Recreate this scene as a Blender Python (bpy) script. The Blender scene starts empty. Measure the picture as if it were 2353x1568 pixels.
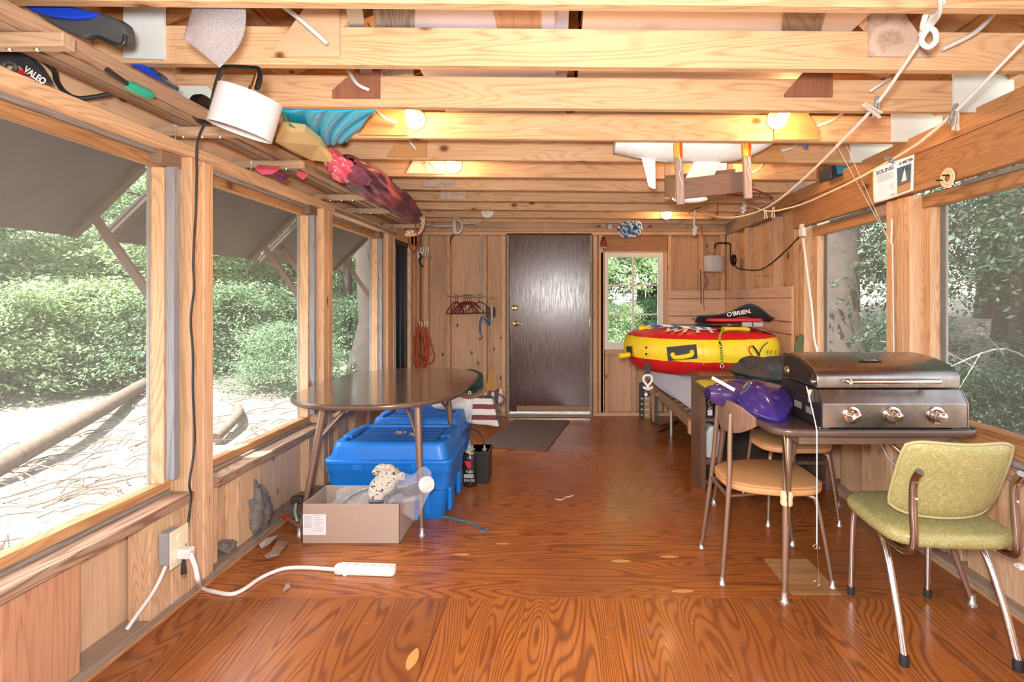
import bpy, bmesh, math, random
import numpy as np
from mathutils import Vector, Matrix, Quaternion
PI = math.pi
R = math.radians
sc = bpy.context.scene
col = sc.collection
random.seed(7)
# ------------------------------------------------------------------ camera
F, VX, VY, EYE = 1200.0, 1288.0, 690.0, 1.30      # calibrated on the 2353x1568 frame
cd = bpy.data.cameras.new('camera'); cam = bpy.data.objects.new('camera', cd); col.objects.link(cam)
cam.location = (0, 0, EYE); cam.rotation_euler = (PI/2, 0, 0)
cd.sensor_width = 36; cd.lens = F/2353*36
cd.shift_x = -(VX-1176.5)/2353; cd.shift_y = -(784-VY)/2353
cd.clip_start = .05; cd.clip_end = 200
sc.camera = cam
# ------------------------------------------------------------------ world, sun, flash, exposure
w = bpy.data.worlds.new('sky'); sc.world = w; w.use_nodes = True
nt = w.node_tree; nt.nodes.clear()
sky = nt.nodes.new('ShaderNodeTexSky'); sky.sky_type = 'NISHITA'; sky.sun_disc = False
sky.sun_elevation = R(52); sky.sun_rotation = R(-80); sky.air_density = 1.0; sky.dust_density = 3.0
bg = nt.nodes.new('ShaderNodeBackground'); bg.inputs[1].default_value = .95
wo = nt.nodes.new('ShaderNodeOutputWorld')
hs = nt.nodes.new('ShaderNodeHueSaturation'); hs.inputs['Saturation'].default_value = .45
nt.links.new(sky.outputs[0], hs.inputs['Color']); nt.links.new(hs.outputs[0], bg.inputs[0]); nt.links.new(bg.outputs[0], wo.inputs[0])
def lamp(name, kind, loc, energy, color=(1,1,1), **kw):
    d = bpy.data.lights.new(name, kind); d.energy = energy; d.color = color
    for k, v in kw.items(): setattr(d, k, v)
    o = bpy.data.objects.new(name, d); o.location = loc; col.objects.link(o); return o
sun = lamp('sun', 'SUN', (-10, 0, 20), 19.0, (1, .96, .88), angle=R(1.0))
sun.rotation_euler = Vector((-.28, -.36, 1.0)).to_track_quat('Z', 'Y').to_euler()
flash = lamp('camera_flash', 'AREA', (-.04, -.05, 1.42), 52, (1, .97, .93), shape='DISK', size=.16)
flash.rotation_euler = (R(93), 0, 0)
sc.view_settings.view_transform = 'Standard'; sc.view_settings.look = 'None'
sc.view_settings.exposure = 0.78; sc.view_settings.gamma = 1; sc.view_settings.use_curve_mapping = False
cy = sc.cycles
cy.use_denoising = True; cy.max_bounces = 6; cy.diffuse_bounces = 4; cy.glossy_bounces = 3
cy.transmission_bounces = 5; cy.transparent_max_bounces = 12; cy.caustics_reflective = False; cy.caustics_refractive = False
cy.sample_clamp_indirect = 8; cy.use_adaptive_sampling = True; cy.adaptive_threshold = .03

# ------------------------------------------------------------------ materials
MATS = {}
class NT:
    def __init__(s, name):
        s.m = bpy.data.materials.new(name); s.m.use_nodes = True
        s.t = s.m.node_tree; s.b = s.t.nodes['Principled BSDF']
    def n(s, typ, **kw):
        nd = s.t.nodes.new('ShaderNode'+typ)
        for k, v in kw.items():
            if k.startswith('i_'):
                key = k[2:]; key = int(key) if key.isdigit() else key.replace('_', ' ')
                nd.inputs[key].default_value = v
            else: setattr(nd, k, v)
        return nd
    def l(s, a, b): s.t.links.new(a, b)
    def math(s, op, a, b=None, clamp=False):
        nd = s.t.nodes.new('ShaderNodeMath'); nd.operation = op; nd.use_clamp = clamp
        for i, v in enumerate((a, b)):
            if v is None: continue
            if isinstance(v, (int, float)): nd.inputs[i].default_value = v
            else: s.l(v, nd.inputs[i])
        return nd.outputs[0]
    def mix(s, f, a, b, mode='MIX'):
        nd = s.t.nodes.new('ShaderNodeMix'); nd.data_type = 'RGBA'; nd.blend_type = mode
        for i, v in ((0, f), (6, a), (7, b)):
            if isinstance(v, (int, float)): nd.inputs[i].default_value = v
            elif isinstance(v, tuple): nd.inputs[i].default_value = (*v, 1)[:4]
            else: s.l(v, nd.inputs[i])
        return nd.outputs[2]
    def ramp(s, f, stops):
        nd = s.t.nodes.new('ShaderNodeValToRGB'); e = nd.color_ramp.elements
        while len(e) < len(stops): e.new(.5)
        for el, (p, c) in zip(e, stops):
            el.position = p; el.color = (c, c, c, 1) if isinstance(c, (int, float)) else (*c, 1)
        s.l(f, nd.inputs[0]); return nd.outputs[0]
    def coords(s, scale=(1, 1, 1), rnd=True):
        tc = s.n('TexCoord'); v = tc.outputs['Object']
        if rnd:
            oi = s.n('ObjectInfo'); mu = s.n('VectorMath', operation='MULTIPLY'); mu.inputs[1].default_value = (17.3, 31.7, 23.1)
            cb = s.n('CombineXYZ')
            for k in range(3): s.l(oi.outputs['Random'], cb.inputs[k])
            s.l(cb.outputs[0], mu.inputs[0])
            ad = s.n('VectorMath', operation='ADD'); s.l(v, ad.inputs[0]); s.l(mu.outputs[0], ad.inputs[1]); v = ad.outputs[0]
        mp = s.n('Mapping'); mp.inputs['Scale'].default_value = scale; s.l(v, mp.inputs[0]); return mp.outputs[0]
    def noise(s, vec, scale, detail=3, dist=0, rough=.5):
        nd = s.n('TexNoise'); nd.inputs['Scale'].default_value = scale; nd.inputs['Detail'].default_value = detail
        nd.inputs['Distortion'].default_value = dist; nd.inputs['Roughness'].default_value = rough
        s.l(vec, nd.inputs['Vector']); return nd.outputs['Fac']
    def bump(s, h, strength=.2, dist=.01):
        b = s.n('Bump'); b.inputs['Strength'].default_value = strength; b.inputs['Distance'].default_value = dist
        s.l(h, b.inputs['Height']); s.l(b.outputs[0], s.b.inputs['Normal'])

def plain(name, c, rough=.5, metal=0, noise=.0, nscale=20, coat=0, bump=0, trans=0, alpha=1, sheen=0, emit=None, ior=None):
    if name in MATS: return MATS[name]
    q = NT(name); b = q.b
    b.inputs['Roughness'].default_value = rough; b.inputs['Metallic'].default_value = metal
    if coat: b.inputs['Coat Weight'].default_value = coat; b.inputs['Coat Roughness'].default_value = .12
    if trans: b.inputs['Transmission Weight'].default_value = trans
    if ior: b.inputs['IOR'].default_value = ior
    b.inputs['Alpha'].default_value = alpha
    if sheen: b.inputs['Sheen Weight'].default_value = sheen
    if emit: b.inputs['Emission Color'].default_value = (*emit[0], 1); b.inputs['Emission Strength'].default_value = emit[1]
    v = q.coords(); f = q.noise(v, nscale, 4)
    k = max(noise, .06)
    q.l(q.mix(f, tuple(x*(1-k) for x in c), tuple(min(1, x*(1+k)) for x in c)), b.inputs['Base Color'])
    if bump: q.bump(q.noise(v, nscale*2, 4), bump, .004)
    MATS[name] = q.m; return q.m

def wood(name, light, dark, axis='x', s=1.0, rough=.6, coat=0, knots=.5, bands=30, var=.22, knotc=(.16, .065, .025), spec=.3, stain=0, bamp=.22, ks=1.0):
    """sawn timber: contour-line grain stretched along the board, fine fibres, knots"""
    key = name+axis
    if key in MATS: return MATS[key]
    q = NT(key); b = q.b; b.inputs['Roughness'].default_value = rough; b.inputs['Specular IOR Level'].default_value = spec
    if coat: b.inputs['Coat Weight'].default_value = coat; b.inputs['Coat Roughness'].default_value = .1
    def sc3(al, ac): return tuple((al if a == axis else ac)*s for a in 'xyz')
    v1 = q.coords(sc3(.55, 6.5)); n1 = q.noise(v1, 1.0, 2, .35, .45)
    band = q.math('SINE', q.math('MULTIPLY', n1, bands*6.283))
    band = q.math('MULTIPLY_ADD', band, .5); band.node.inputs[2].default_value = .5
    fine = q.noise(q.coords(sc3(5, 170)), 1.0, 3, 0, .6)
    broad = q.noise(q.coords(sc3(.9, 3.2)), 1.0, 4, .3, .6)
    g = q.math('ADD', q.math('MULTIPLY', q.math('POWER', band, 2.6), bamp), q.math('MULTIPLY', fine, .62))
    g = q.math('ADD', g, q.math('MULTIPLY', broad, .62))
    c = q.ramp(g, [(.42, light), (.74, tuple((a*.55+d*.45) for a, d in zip(light, dark))), (1.0, dark)])
    if knots:
        vo = q.n('TexVoronoi'); vo.inputs['Scale'].default_value = 1.0; vo.inputs['Randomness'].default_value = 1
        q.l(q.coords(tuple((3.4 if a == axis else 5.0)*ks*s for a in 'xyz')), vo.inputs['Vector'])
        sep = q.n('SeparateColor'); q.l(vo.outputs['Color'], sep.inputs[0])
        kf = q.math('LESS_THAN', sep.outputs[0], knots)
        kd = q.ramp(vo.outputs['Distance'], [(.06, 1.0), (.10, .7), (.14, .18), (.24, 0.0)])
        c = q.mix(q.math('MULTIPLY', kf, kd), c, knotc)
    if stain:
        st = q.ramp(q.noise(q.coords(sc3(2, 5)), 1.0, 4, 0, .65), [(.52, 0.0), (.68, 1.0)])
        c = q.mix(q.math('MULTIPLY', st, stain), c, (.2, .15, .11))
    oi = q.n('ObjectInfo'); hsv = q.n('HueSaturation'); q.l(c, hsv.inputs['Color'])
    val = q.math('MULTIPLY_ADD', oi.outputs['Random'], var); val.node.inputs[2].default_value = 1-var*.6; q.l(val, hsv.inputs['Value'])
    q.l(hsv.outputs[0], b.inputs['Base Color'])
    q.bump(g, .18, .003)
    MATS[key] = q.m; return q.m

PINE = ((.78, .52, .325), (.46, .26, .13))
def pine(ax): return wood('pine', *PINE, axis=ax)
def joistm(): return wood('joist_pine', (.72, .48, .29), (.44, .25, .12), axis='x', knots=.85, s=.9, ks=1.3)
def amber(ax): return wood('amber_fir', (.58, .32, .15), (.30, .13, .05), axis=ax, knots=.35)
def grey_wood(ax): return wood('weathered_wood', (.36, .33, .31), (.14, .12, .11), axis=ax, knots=.2)
def dusty(ax): return wood('dusty_wood', (.40, .31, .24), (.22, .15, .11), axis=ax, knots=.3, bamp=.2)
def darkbrown(ax): return wood('brown_slat', (.36, .24, .16), (.18, .11, .07), axis=ax, knots=.3, rough=.5)
def ply(ax): return wood('plywood', (.70, .46, .30), (.46, .29, .165), axis=ax, s=.55, bands=10, knots=.9, stain=.35, bamp=.16, ks=3.2)
def walnut(ax): return wood('walnut_laminate', (.20, .12, .085), (.085, .045, .03), axis=ax, s=1.5, knots=0, rough=.3, coat=.4)

# ------------------------------------------------------------------ mesh building
def frame_of(d, up=Vector((0, 0, 1))):
    d = d.normalized()
    if abs(d.dot(up)) > .95: up = Vector((1, 0, 0))
    u = d.cross(up).normalized(); return u, u.cross(d).normalized()
class MB:
    def __init__(s): s.v = []; s.f = []
    def add(s, vs, fs):
        o = len(s.v); s.v += [Vector(v) for v in vs]; s.f += [tuple(i+o for i in f) for f in fs]; return s
    def box(s, x0, x1, y0, y1, z0, z1):
        vs = [(x, y, z) for z in (z0, z1) for y in (y0, y1) for x in (x0, x1)]
        return s.add(vs, [(0, 2, 3, 1), (4, 5, 7, 6), (0, 1, 5, 4), (2, 6, 7, 3), (0, 4, 6, 2), (1, 3, 7, 5)])
    def bar(s, a, b, w, h, up=(0, 0, 1)):
        """box beam from a to b, w sideways, h along up"""
        a, b = Vector(a), Vector(b); u, n = frame_of(b-a, Vector(up))
        vs = [p+u*w/2*i+n*h/2*j for p in (a, b) for j in (-1, 1) for i in (-1, 1)]
        return s.add(vs, [(0, 2, 3, 1), (4, 5, 7, 6), (0, 1, 5, 4), (2, 6, 7, 3), (0, 4, 6, 2), (1, 3, 7, 5)])
    def tube(s, pts, r, n=10, closed=False, cap=True, flat=1.0):
        pts = [Vector(p) for p in pts]; m = len(pts)
        rs = r if isinstance(r, (list, tuple)) else [r]*m
        vs = []; prev = None
        for i, p in enumerate(pts):
            if closed: d = pts[(i+1) % m]-pts[i-1]
            else: d = pts[min(i+1, m-1)]-pts[max(i-1, 0)]
            if d.length < 1e-9: d = Vector((0, 0, 1))
            d.normalize()
            if prev is None: u, w_ = frame_of(d)
            else:
                u = prev-d*prev.dot(d)
                u = u.normalized() if u.length > 1e-6 else frame_of(d)[0]
                w_ = u.cross(d).normalized()
            prev = u
            for k in range(n):
                a = 2*PI*k/n; vs.append(p+(u*math.cos(a)+w_*math.sin(a)*flat)*rs[i])
        fs = []
        for i in range(m if closed else m-1):
            j = (i+1) % m
            for k in range(n):
                fs.append((i*n+k, i*n+(k+1) % n, j*n+(k+1) % n, j*n+k))
        if cap and not closed: fs += [tuple(range(n))[::-1], tuple((m-1)*n+k for k in range(n))]
        return s.add(vs, fs)
    def cyl(s, a, b, r, r2=None, n=16): return s.tube([a, b], [r, r if r2 is None else r2], n)
    def lathe(s, prof, loc=(0, 0, 0), axis=(0, 0, 1), n=24, cap=True):
        ax = Vector(axis).normalized(); u, w_ = frame_of(ax); loc = Vector(loc)
        vs = [loc+ax*h+(u*math.cos(2*PI*k/n)+w_*math.sin(2*PI*k/n))*r for r, h in prof for k in range(n)]
        m = len(prof); fs = [(i*n+k, i*n+(k+1) % n, (i+1)*n+(k+1) % n, (i+1)*n+k) for i in range(m-1) for k in range(n)]
        if cap:
            if prof[0][0] > 1e-5: fs.append(tuple(range(n))[::-1])
            if prof[-1][0] > 1e-5: fs.append(tuple((m-1)*n+k for k in range(n)))
        return s.add(vs, fs)
    def prism(s, poly, vec):
        vec = Vector(vec); n = len(poly); p = [Vector(q) for q in poly]
        return s.add(p+[q+vec for q in p], [tuple(range(n)), tuple(range(2*n-1, n-1, -1))]+[(i, i+n, (i+1) % n+n, (i+1) % n) for i in range(n)])
    def grid(s, fn, nu, nv, cu=False, cv=False):
        vs = [fn(i/(nu if cu else nu-1), j/(nv if cv else nv-1)) for i in range(nu) for j in range(nv)]
        fs = []
        for i in range(nu if cu else nu-1):
            for j in range(nv if cv else nv-1):
                a, b_ = (i+1) % nu, (j+1) % nv
                fs.append((i*nv+j, a*nv+j, a*nv+b_, i*nv+b_))
        return s.add(vs, fs)
    def sphere(s, c, r, nu=16, nv=10, fn=None):
        c = Vector(c); r = (r, r, r) if isinstance(r, (int, float)) else r
        def f(u, v):
            a, t = 2*PI*u, PI*v; d = Vector((math.sin(t)*math.cos(a), math.sin(t)*math.sin(a), math.cos(t)))
            k = fn(d) if fn else 1
            return c+Vector((d.x*r[0]*k, d.y*r[1]*k, d.z*r[2]*k))
        return s.grid(f, nu, nv, cu=True)
    def xf(s, M): s.v = [M @ v for v in s.v]; return s
    def build(s, name, mat, parent=None, smooth=None, bevel=0, kind=None, label=None, world=False, solid=0, sub=0, seg=2):
        me = bpy.data.meshes.new(name); vs = s.v
        loc = Vector((0, 0, 0))
        if parent is None and vs:
            xs = [v.x for v in vs]; ys = [v.y for v in vs]; zs = [v.z for v in vs]
            loc = Vector(((min(xs)+max(xs))/2, (min(ys)+max(ys))/2, min(zs)))
            vs = [v-loc for v in vs]
        elif world and parent is not None:
            base = parent.location.copy()
            if parent.parent: base = base+parent.parent.location
            vs = [v-base for v in vs]
        me.from_pydata([tuple(v) for v in vs], [], s.f)
        me.validate(); me.update()
        bm = bmesh.new(); bm.from_mesh(me); bmesh.ops.recalc_face_normals(bm, faces=bm.faces); bm.to_mesh(me); bm.free()
        if smooth is not None:
            me.polygons.foreach_set('use_smooth', [True]*len(me.polygons)); me.set_sharp_from_angle(angle=R(smooth))
        me.materials.append(mat)
        o = bpy.data.objects.new(name, me); col.objects.link(o); o.parent = parent; o.location = loc
        if solid: m_ = o.modifiers.new('solid', 'SOLIDIFY'); m_.thickness = solid; m_.offset = 0
        if bevel: m_ = o.modifiers.new('bevel', 'BEVEL'); m_.width = bevel; m_.segments = seg; m_.limit_method = 'ANGLE'; m_.harden_normals = False
        if sub: m_ = o.modifiers.new('sub', 'SUBSURF'); m_.levels = sub; m_.render_levels = sub
        if kind: o['kind'] = kind
        if label: o['label'] = label
        return o
def tag(o, label=None, cat=None, group=None, kind=None):
    for k, v in (('label', label), ('category', cat), ('group', group), ('kind', kind)):
        if v: o[k] = v
    return o
def thing(name, label, cat, loc=(0, 0, 0), rz=0, group=None):
    o = bpy.data.objects.new(name, None); col.objects.link(o); o.location = loc; o.rotation_euler = (0, 0, rz)
    o.empty_display_size = .1
    return tag(o, label, cat, group)
def struct(name, label=None):
    o = bpy.data.objects.new(name, None); col.objects.link(o); o['kind'] = 'structure'
    if label: o['label'] = label
    return o
def dup(o, loc=None, rz=None, label=None, parent=None):
    c = o.copy(); col.objects.link(c); c.parent = parent
    for ch in o.children: dup(ch, parent=c)
    if loc is not None: c.location = loc
    if rz is not None: c.rotation_euler = (0, 0, rz)
    if label: c['label'] = label
    return c
def at(px, py, Y): return Vector(((px-VX)/F*Y, Y, EYE+(VY-py)/F*Y))
def onx(px, py, X): return at(px, py, X*F/(px-VX))
def onz(px, py, Z): return at(px, py, (EYE-Z)*F/(py-VY))
def smooth_path(pts, n=8, closed=False):
    P = [Vector(p) for p in pts]; out = []; m = len(P)
    rng = range(m if closed else m-1)
    for i in rng:
        if closed: p0, p1, p2, p3 = P[i-1], P[i], P[(i+1) % m], P[(i+2) % m]
        else: p0, p1, p2, p3 = P[max(i-1, 0)], P[i], P[i+1], P[min(i+2, m-1)]
        for k in range(n):
            t = k/n; t2 = t*t; t3 = t2*t
            out.append(.5*((2*p1)+(p2-p0)*t+(2*p0-5*p1+4*p2-p3)*t2+(3*p1-p0-3*p2+p3)*t3))
    if not closed: out.append(P[-1])
    return out
def rope(name, pts, r, mat, parent=None, n=8, seg=8, closed=False, **kw):
    return MB().tube(smooth_path(pts, n, closed), r, seg, closed=closed).build(name, mat, parent, smooth=60, **kw)
def text(name, body, loc, size, mat, parent, rot=(PI/2, 0, 0), extrude=.0004, shear=0, align='CENTER', sx=1.0, bold=0):
    c = bpy.data.curves.new(name, 'FONT'); c.body = body; c.size = size; c.extrude = extrude; c.shear = shear
    c.align_x = align; c.align_y = 'CENTER'; c.materials.append(mat); c.offset = bold
    tmp = bpy.data.objects.new(name, c); me = bpy.data.meshes.new_from_object(tmp); bpy.data.objects.remove(tmp)
    if not me.materials: me.materials.append(mat)
    o = bpy.data.objects.new(name, me); col.objects.link(o); o.rotation_euler = rot; o.scale = (sx, 1, 1)
    o.parent = parent; base = Vector((0, 0, 0))
    q = parent
    while q is not None: base += q.location; q = q.parent
    o.location = Vector(loc)-base
    return o
# ================================================================== SETTING
LX, RX, BY, FY = -1.61, 1.86, 5.85, -1.3        # left / right / back stud faces, unseen front end behind the camera
JB = 2.16                                      # joist bottoms
# ---- floor: varnished plywood sheets
def floor_mat():
    q = NT('varnished_plywood'); b = q.b
    b.inputs['Roughness'].default_value = .28; b.inputs['Coat Weight'].default_value = .2; b.inputs['Coat Roughness'].default_value = .14
    n1 = q.noise(q.coords((.45, 3.4, 1)), 1.0, 2, .35, .45)
    band = q.math('MULTIPLY_ADD', q.math('SINE', q.math('MULTIPLY', n1, 300)), .5); band.node.inputs[2].default_value = .5
    fine = q.noise(q.coords((3, 110, 1)), 1, 3, 0, .6)
    g = q.math('ADD', q.math('MULTIPLY', q.math('POWER', band, 3), .38), q.math('MULTIPLY', fine, .62))
    c = q.ramp(g, [(.22, (.50, .165, .032)), (.55, (.28, .078, .014)), (.95, (.11, .032, .010))])
    blot = q.ramp(q.noise(q.coords((.9, .9, 1), False), 1.1, 4, .4), [(.35, 0), (.65, 1)])
    c = q.mix(q.math('MULTIPLY', blot, .55), c, (.22, .07, .028))
    # worn, dusty patches scattered by noise over the whole floor
    wear = q.ramp(q.noise(q.coords((2, 2, 1), False), 3, 6, .2, .7), [(.58, 0), (.72, 1)])
    c = q.mix(q.math('MULTIPLY', wear, .28), c, (.30, .20, .15))
    vo = q.n('TexVoronoi'); vo.inputs['Scale'].default_value = 1; q.l(q.coords((14, 14, 1), False), vo.inputs['Vector'])
    sp = q.n('SeparateColor'); q.l(vo.outputs['Color'], sp.inputs[0])
    fleck = q.math('MULTIPLY', q.math('LESS_THAN', vo.outputs['Distance'], .045), q.math('GREATER_THAN', sp.outputs[0], .72))
    c = q.mix(fleck, c, (.50, .38, .30))
    kn = q.math('MULTIPLY', q.ramp(vo.outputs['Distance'], [(.04, 1), (.3, 0)]), q.math('LESS_THAN', sp.outputs[1], .05))
    c = q.mix(q.math('MULTIPLY', kn, .8), c, (.10, .035, .015))
    oi = q.n('ObjectInfo'); hsv = q.n('HueSaturation'); q.l(c, hsv.inputs['Color'])
    val = q.math('MULTIPLY_ADD', oi.outputs['Random'], .35); val.node.inputs[2].default_value = .82; q.l(val, hsv.inputs['Value'])
    q.l(hsv.outputs[0], b.inputs['Base Color'])
    q.l(q.ramp(q.noise(q.coords((1.5, 1.5, 1), False), 2, 5), [(.3, .2), (.7, .42)]), b.inputs['Roughness'])
    q.bump(g, .12, .002)
    return q.m
FM = floor_mat()
fl = struct('floor')
seams = [FY, -.30, .92, 2.278, 3.45, 4.65, BY+.02]
xs_rows = [(-1.62, -.2, 1.87), (-1.62, .5, 1.87), (-1.62, -.49, 1.0, 1.87), (-1.62, 1.24, 1.87), (-1.62, 1.25, 1.87), (-1.62, 1.25, 1.87)]
for i, row in enumerate(xs_rows):
    for j in range(len(row)-1):
        mb = MB().box(row[j]+.0012, row[j+1]-.0012, seams[i]+.0012, seams[i+1]-.0012, -.019, 0)
        o = mb.build('plywood_panel', FM, None); 
        if i < 3:       # near sheets: grain runs away from the camera
            o.rotation_euler.z = PI/2
            vs = o.data.vertices
            for v in vs: v.co = (v.co.y, -v.co.x, v.co.z)
        o.parent = fl
MB().box(-1.9, 2.1, FY, BY+.2, -.06, -.0195).build('subfloor', plain('subfloor', (.06, .04, .03), .9), fl)
pat = plain('patch_wood', (.62, .30, .10), .3, coat=.4, noise=.1)
for (px, py, a, b_) in ((1427, 1290, .05, .015), (1538, 1280, .05, .015), (1568, 1359, .05, .014), (1060, 1275, .045, .013), (1155, 1250, .04, .01), (948, 1515, .02, .06)):
    c = onz(px, py, 0)
    MB().prism([(c.x+a*math.copysign(abs(math.cos(t))**1.0, math.cos(t)), c.y+b_*math.sin(t)*(1-abs(math.cos(t))*.25), .0002) for t in [2*PI*k/20 for k in range(20)]], (0, 0, .0006)).build('plug', pat, fl)
MB().box(1.02, 1.24, 2.30, 2.62, .0001, .0012).build('plywood_patch', wood('patch_ply', (.58, .33, .14), (.36, .16, .05), 'x', s=.5, bands=8, knots=0, rough=.3, coat=.3), fl)

# ---- generic wall pieces
def piece(parent, name, x0, x1, y0, y1, z0, z1, mat, bev=.0025, **kw):
    return MB().box(x0, x1, y0, y1, z0, z1).build(name, mat, parent, bevel=bev, seg=1, **kw)
wl = struct('wall_left'); wr = struct('wall_right'); wb = struct('wall_back')
cl = struct('ceiling')
# screens are woven mesh: a thin translucent cloth, real haze in front of the woods
def screen_mat():
    q = NT('insect_screen'); t = q.t; out = t.nodes['Material Output']; t.nodes.remove(q.b)
    tr = q.n('BsdfTransparent'); df = q.n('BsdfDiffuse'); ms = q.n('MixShader')
    df.inputs[0].default_value = (.22, .225, .22, 1)
    f = q.noise(q.coords((1, 1, 1), False), 350, 2); f2 = q.noise(q.coords((1, 1, .3), False), 3, 4)
    ff = q.math('ADD', q.math('MULTIPLY', f, .22), q.math('MULTIPLY', f2, .12))
    ff = q.math('ADD', ff, .13)
    q.l(ff, ms.inputs[0]); q.l(tr.outputs[0], ms.inputs[1]); q.l(df.outputs[0], ms.inputs[2]); q.l(ms.outputs[0], out.inputs[0])
    return q.m
SCR = screen_mat()
frm = amber; GW = grey_wood
# ---- LEFT WALL
posts_l = [(-.35, -.20), (2.278, 2.433), (3.55, 3.708), (4.88, 5.045)]
DU = dusty
piece(wl, 'bottom_plate', LX-.13, LX-.002, FY, BY, 0, .038, DU('y'))
piece(wl, 'floor_edge_strip', LX-.012, LX+.004, FY, BY, -.02, .012, amber('y'))
segs = [(-.20, 2.278), (2.433, 3.55), (3.708, 4.88)]
for a, b_ in posts_l:
    w_ = (b_-a)/4
    for k in range(4):
        dx = (.0, .004, .0, .007)[k]
        piece(wl, 'stud', LX-.12-(.02 if k == 0 else 0), LX-dx, a+k*w_+.0008, a+(k+1)*w_-.0008, .038, 1.925 if k < 3 else 1.972, pine('z'))
for i, (a, b_) in enumerate(segs):
    o = struct('window_%d' % (i+1))
    MB().box(-1.741, -1.740, a-.02, b_+.02, .50, 1.88).build('screen', SCR, o)
    for (z0, z1) in ((.466, .516), (1.868, 1.925)):
        piece(o, 'frame_rail', -1.75, -1.70, a, b_, z0, z1, frm('y'))
    for (y0, y1) in ((a, a+.05), (b_-.055, b_)):
        piece(o, 'frame_stile', -1.75, -1.69, y0, y1, .516, 1.868, pine('z'))
        piece(o, 'frame_edge', -1.765, -1.75, y0-.01 if y0 == a else y0, y1+.01, .5, 1.88, plain('aged_paint', (.42, .42, .40), .8, noise=.3))
    piece(o, 'screen_stop', -1.70, -1.682, a+.1, b_-.02, .465, .480, GW('y')); piece(o, 'screen_stop', -1.70, -1.675, a+.05, b_-.05, 1.908, 1.928, GW('y'))
    piece(o, 'screen_stop', -1.69, -1.652, b_-.046, b_-.014, .53, 1.875, wood('grey_batten', (.34, .34, .36), (.16, .16, .18), 'z', knots=.2))
    piece(o, 'sill', -1.80, LX+.015, a, b_+(.0), .428, .466, wood('sill_fir', (.46, .31, .21), (.22, .12, .075), 'y', knots=.5, bamp=.4))
    piece(o, 'frame_block', -1.745, -1.652, b_-.12, b_-.001, 1.870, 1.926, wood('block_wood', (.30, .20, .14), (.14, .09, .06), 'y', knots=0))
    # boarding under the sill
    piece(wl, 'plywood_sheet', -1.728, -1.715, a-.02, b_+.02, .0, .47, ply('z'), 0)
    y = a
    while y < b_-.05:
        ww = random.choice((.09, .14, .045)); 
        if random.random() < .45 or y < a+.01 or b_-y < .22:
            piece(wl, 'stud', -1.715, -1.64+random.uniform(-.03, .0), y+.001, min(y+ww, b_)-.001, .038, .428, pine('z'))
        y += ww+.001+(.20 if random.random() < .5 else 0)
piece(wl, 'stud', -1.714, -1.628, 1.52, 1.77, .038, .428, wood('red_pine', (.62, .33, .19), (.38, .17, .09), 'z', knots=.5)); piece(wl, 'top_plate', LX-.11, LX+.002, FY, 5.12, 1.925+.001, 1.974, pine('y'))
piece(wl, 'plate_splice', LX-.02, LX+.012, 3.70, 5.1, 1.93, 1.955, dusty('y'))
piece(wl, 'soffit_board', LX-.13, LX-.112, FY, BY, 1.93, 2.52, ply('y'), 0)
piece(wl, 'stud', LX-.10, LX, 5.62, 5.66, .038, 2.1, pine('z')); piece(wl, 'stud', LX-.10, LX, 5.662, 5.72, .038, 2.1, pine('z'))
piece(wl, 'siding', LX-.14, LX-.10, 5.60, 5.95, .0, 2.2, ply('z'), 0); piece(wl, 'stud', LX-.10, LX+.0, 5.78, 5.85, .038, 2.12, pine('z'))
piece(wl, 'stud', LX-.11, LX, 5.05, 5.09, .038, 1.97, pine('z'))
piece(wl, 'header', LX-.11, LX, 5.09, 5.85, 1.90, 2.03, pine('y'))
piece(wl, 'plywood_sheet', LX-.14, LX-.10, 4.88, 5.62, 0, .10, ply('z'), 0)
# sliding glass unit near the corner
o = struct('window_4'); bk = plain('black_aluminium', (.035, .036, .04), .35, .6)
for k, (x, y0, y1) in enumerate(((-1.66, 5.09, 5.13), (-1.66, 5.54, 5.60), (-1.69, 5.47, 5.53), (-1.72, 5.40, 5.46))):
    piece(o, 'frame_stile', x-.02, x+.02, y0, y1, .10, 1.86, bk)
piece(o, 'frame_rail', -1.74, -1.63, 5.09, 5.60, 1.86, 1.90, bk); piece(o, 'frame_rail', -1.74, -1.63, 5.09, 5.60, .06, .10, bk)
GL = plain('window_glass', (.9, .95, .93), .02, trans=1, ior=1.05)
MB().box(-1.702, -1.698, 5.13, 5.54, .1, 1.86).build('pane', GL, o)

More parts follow.
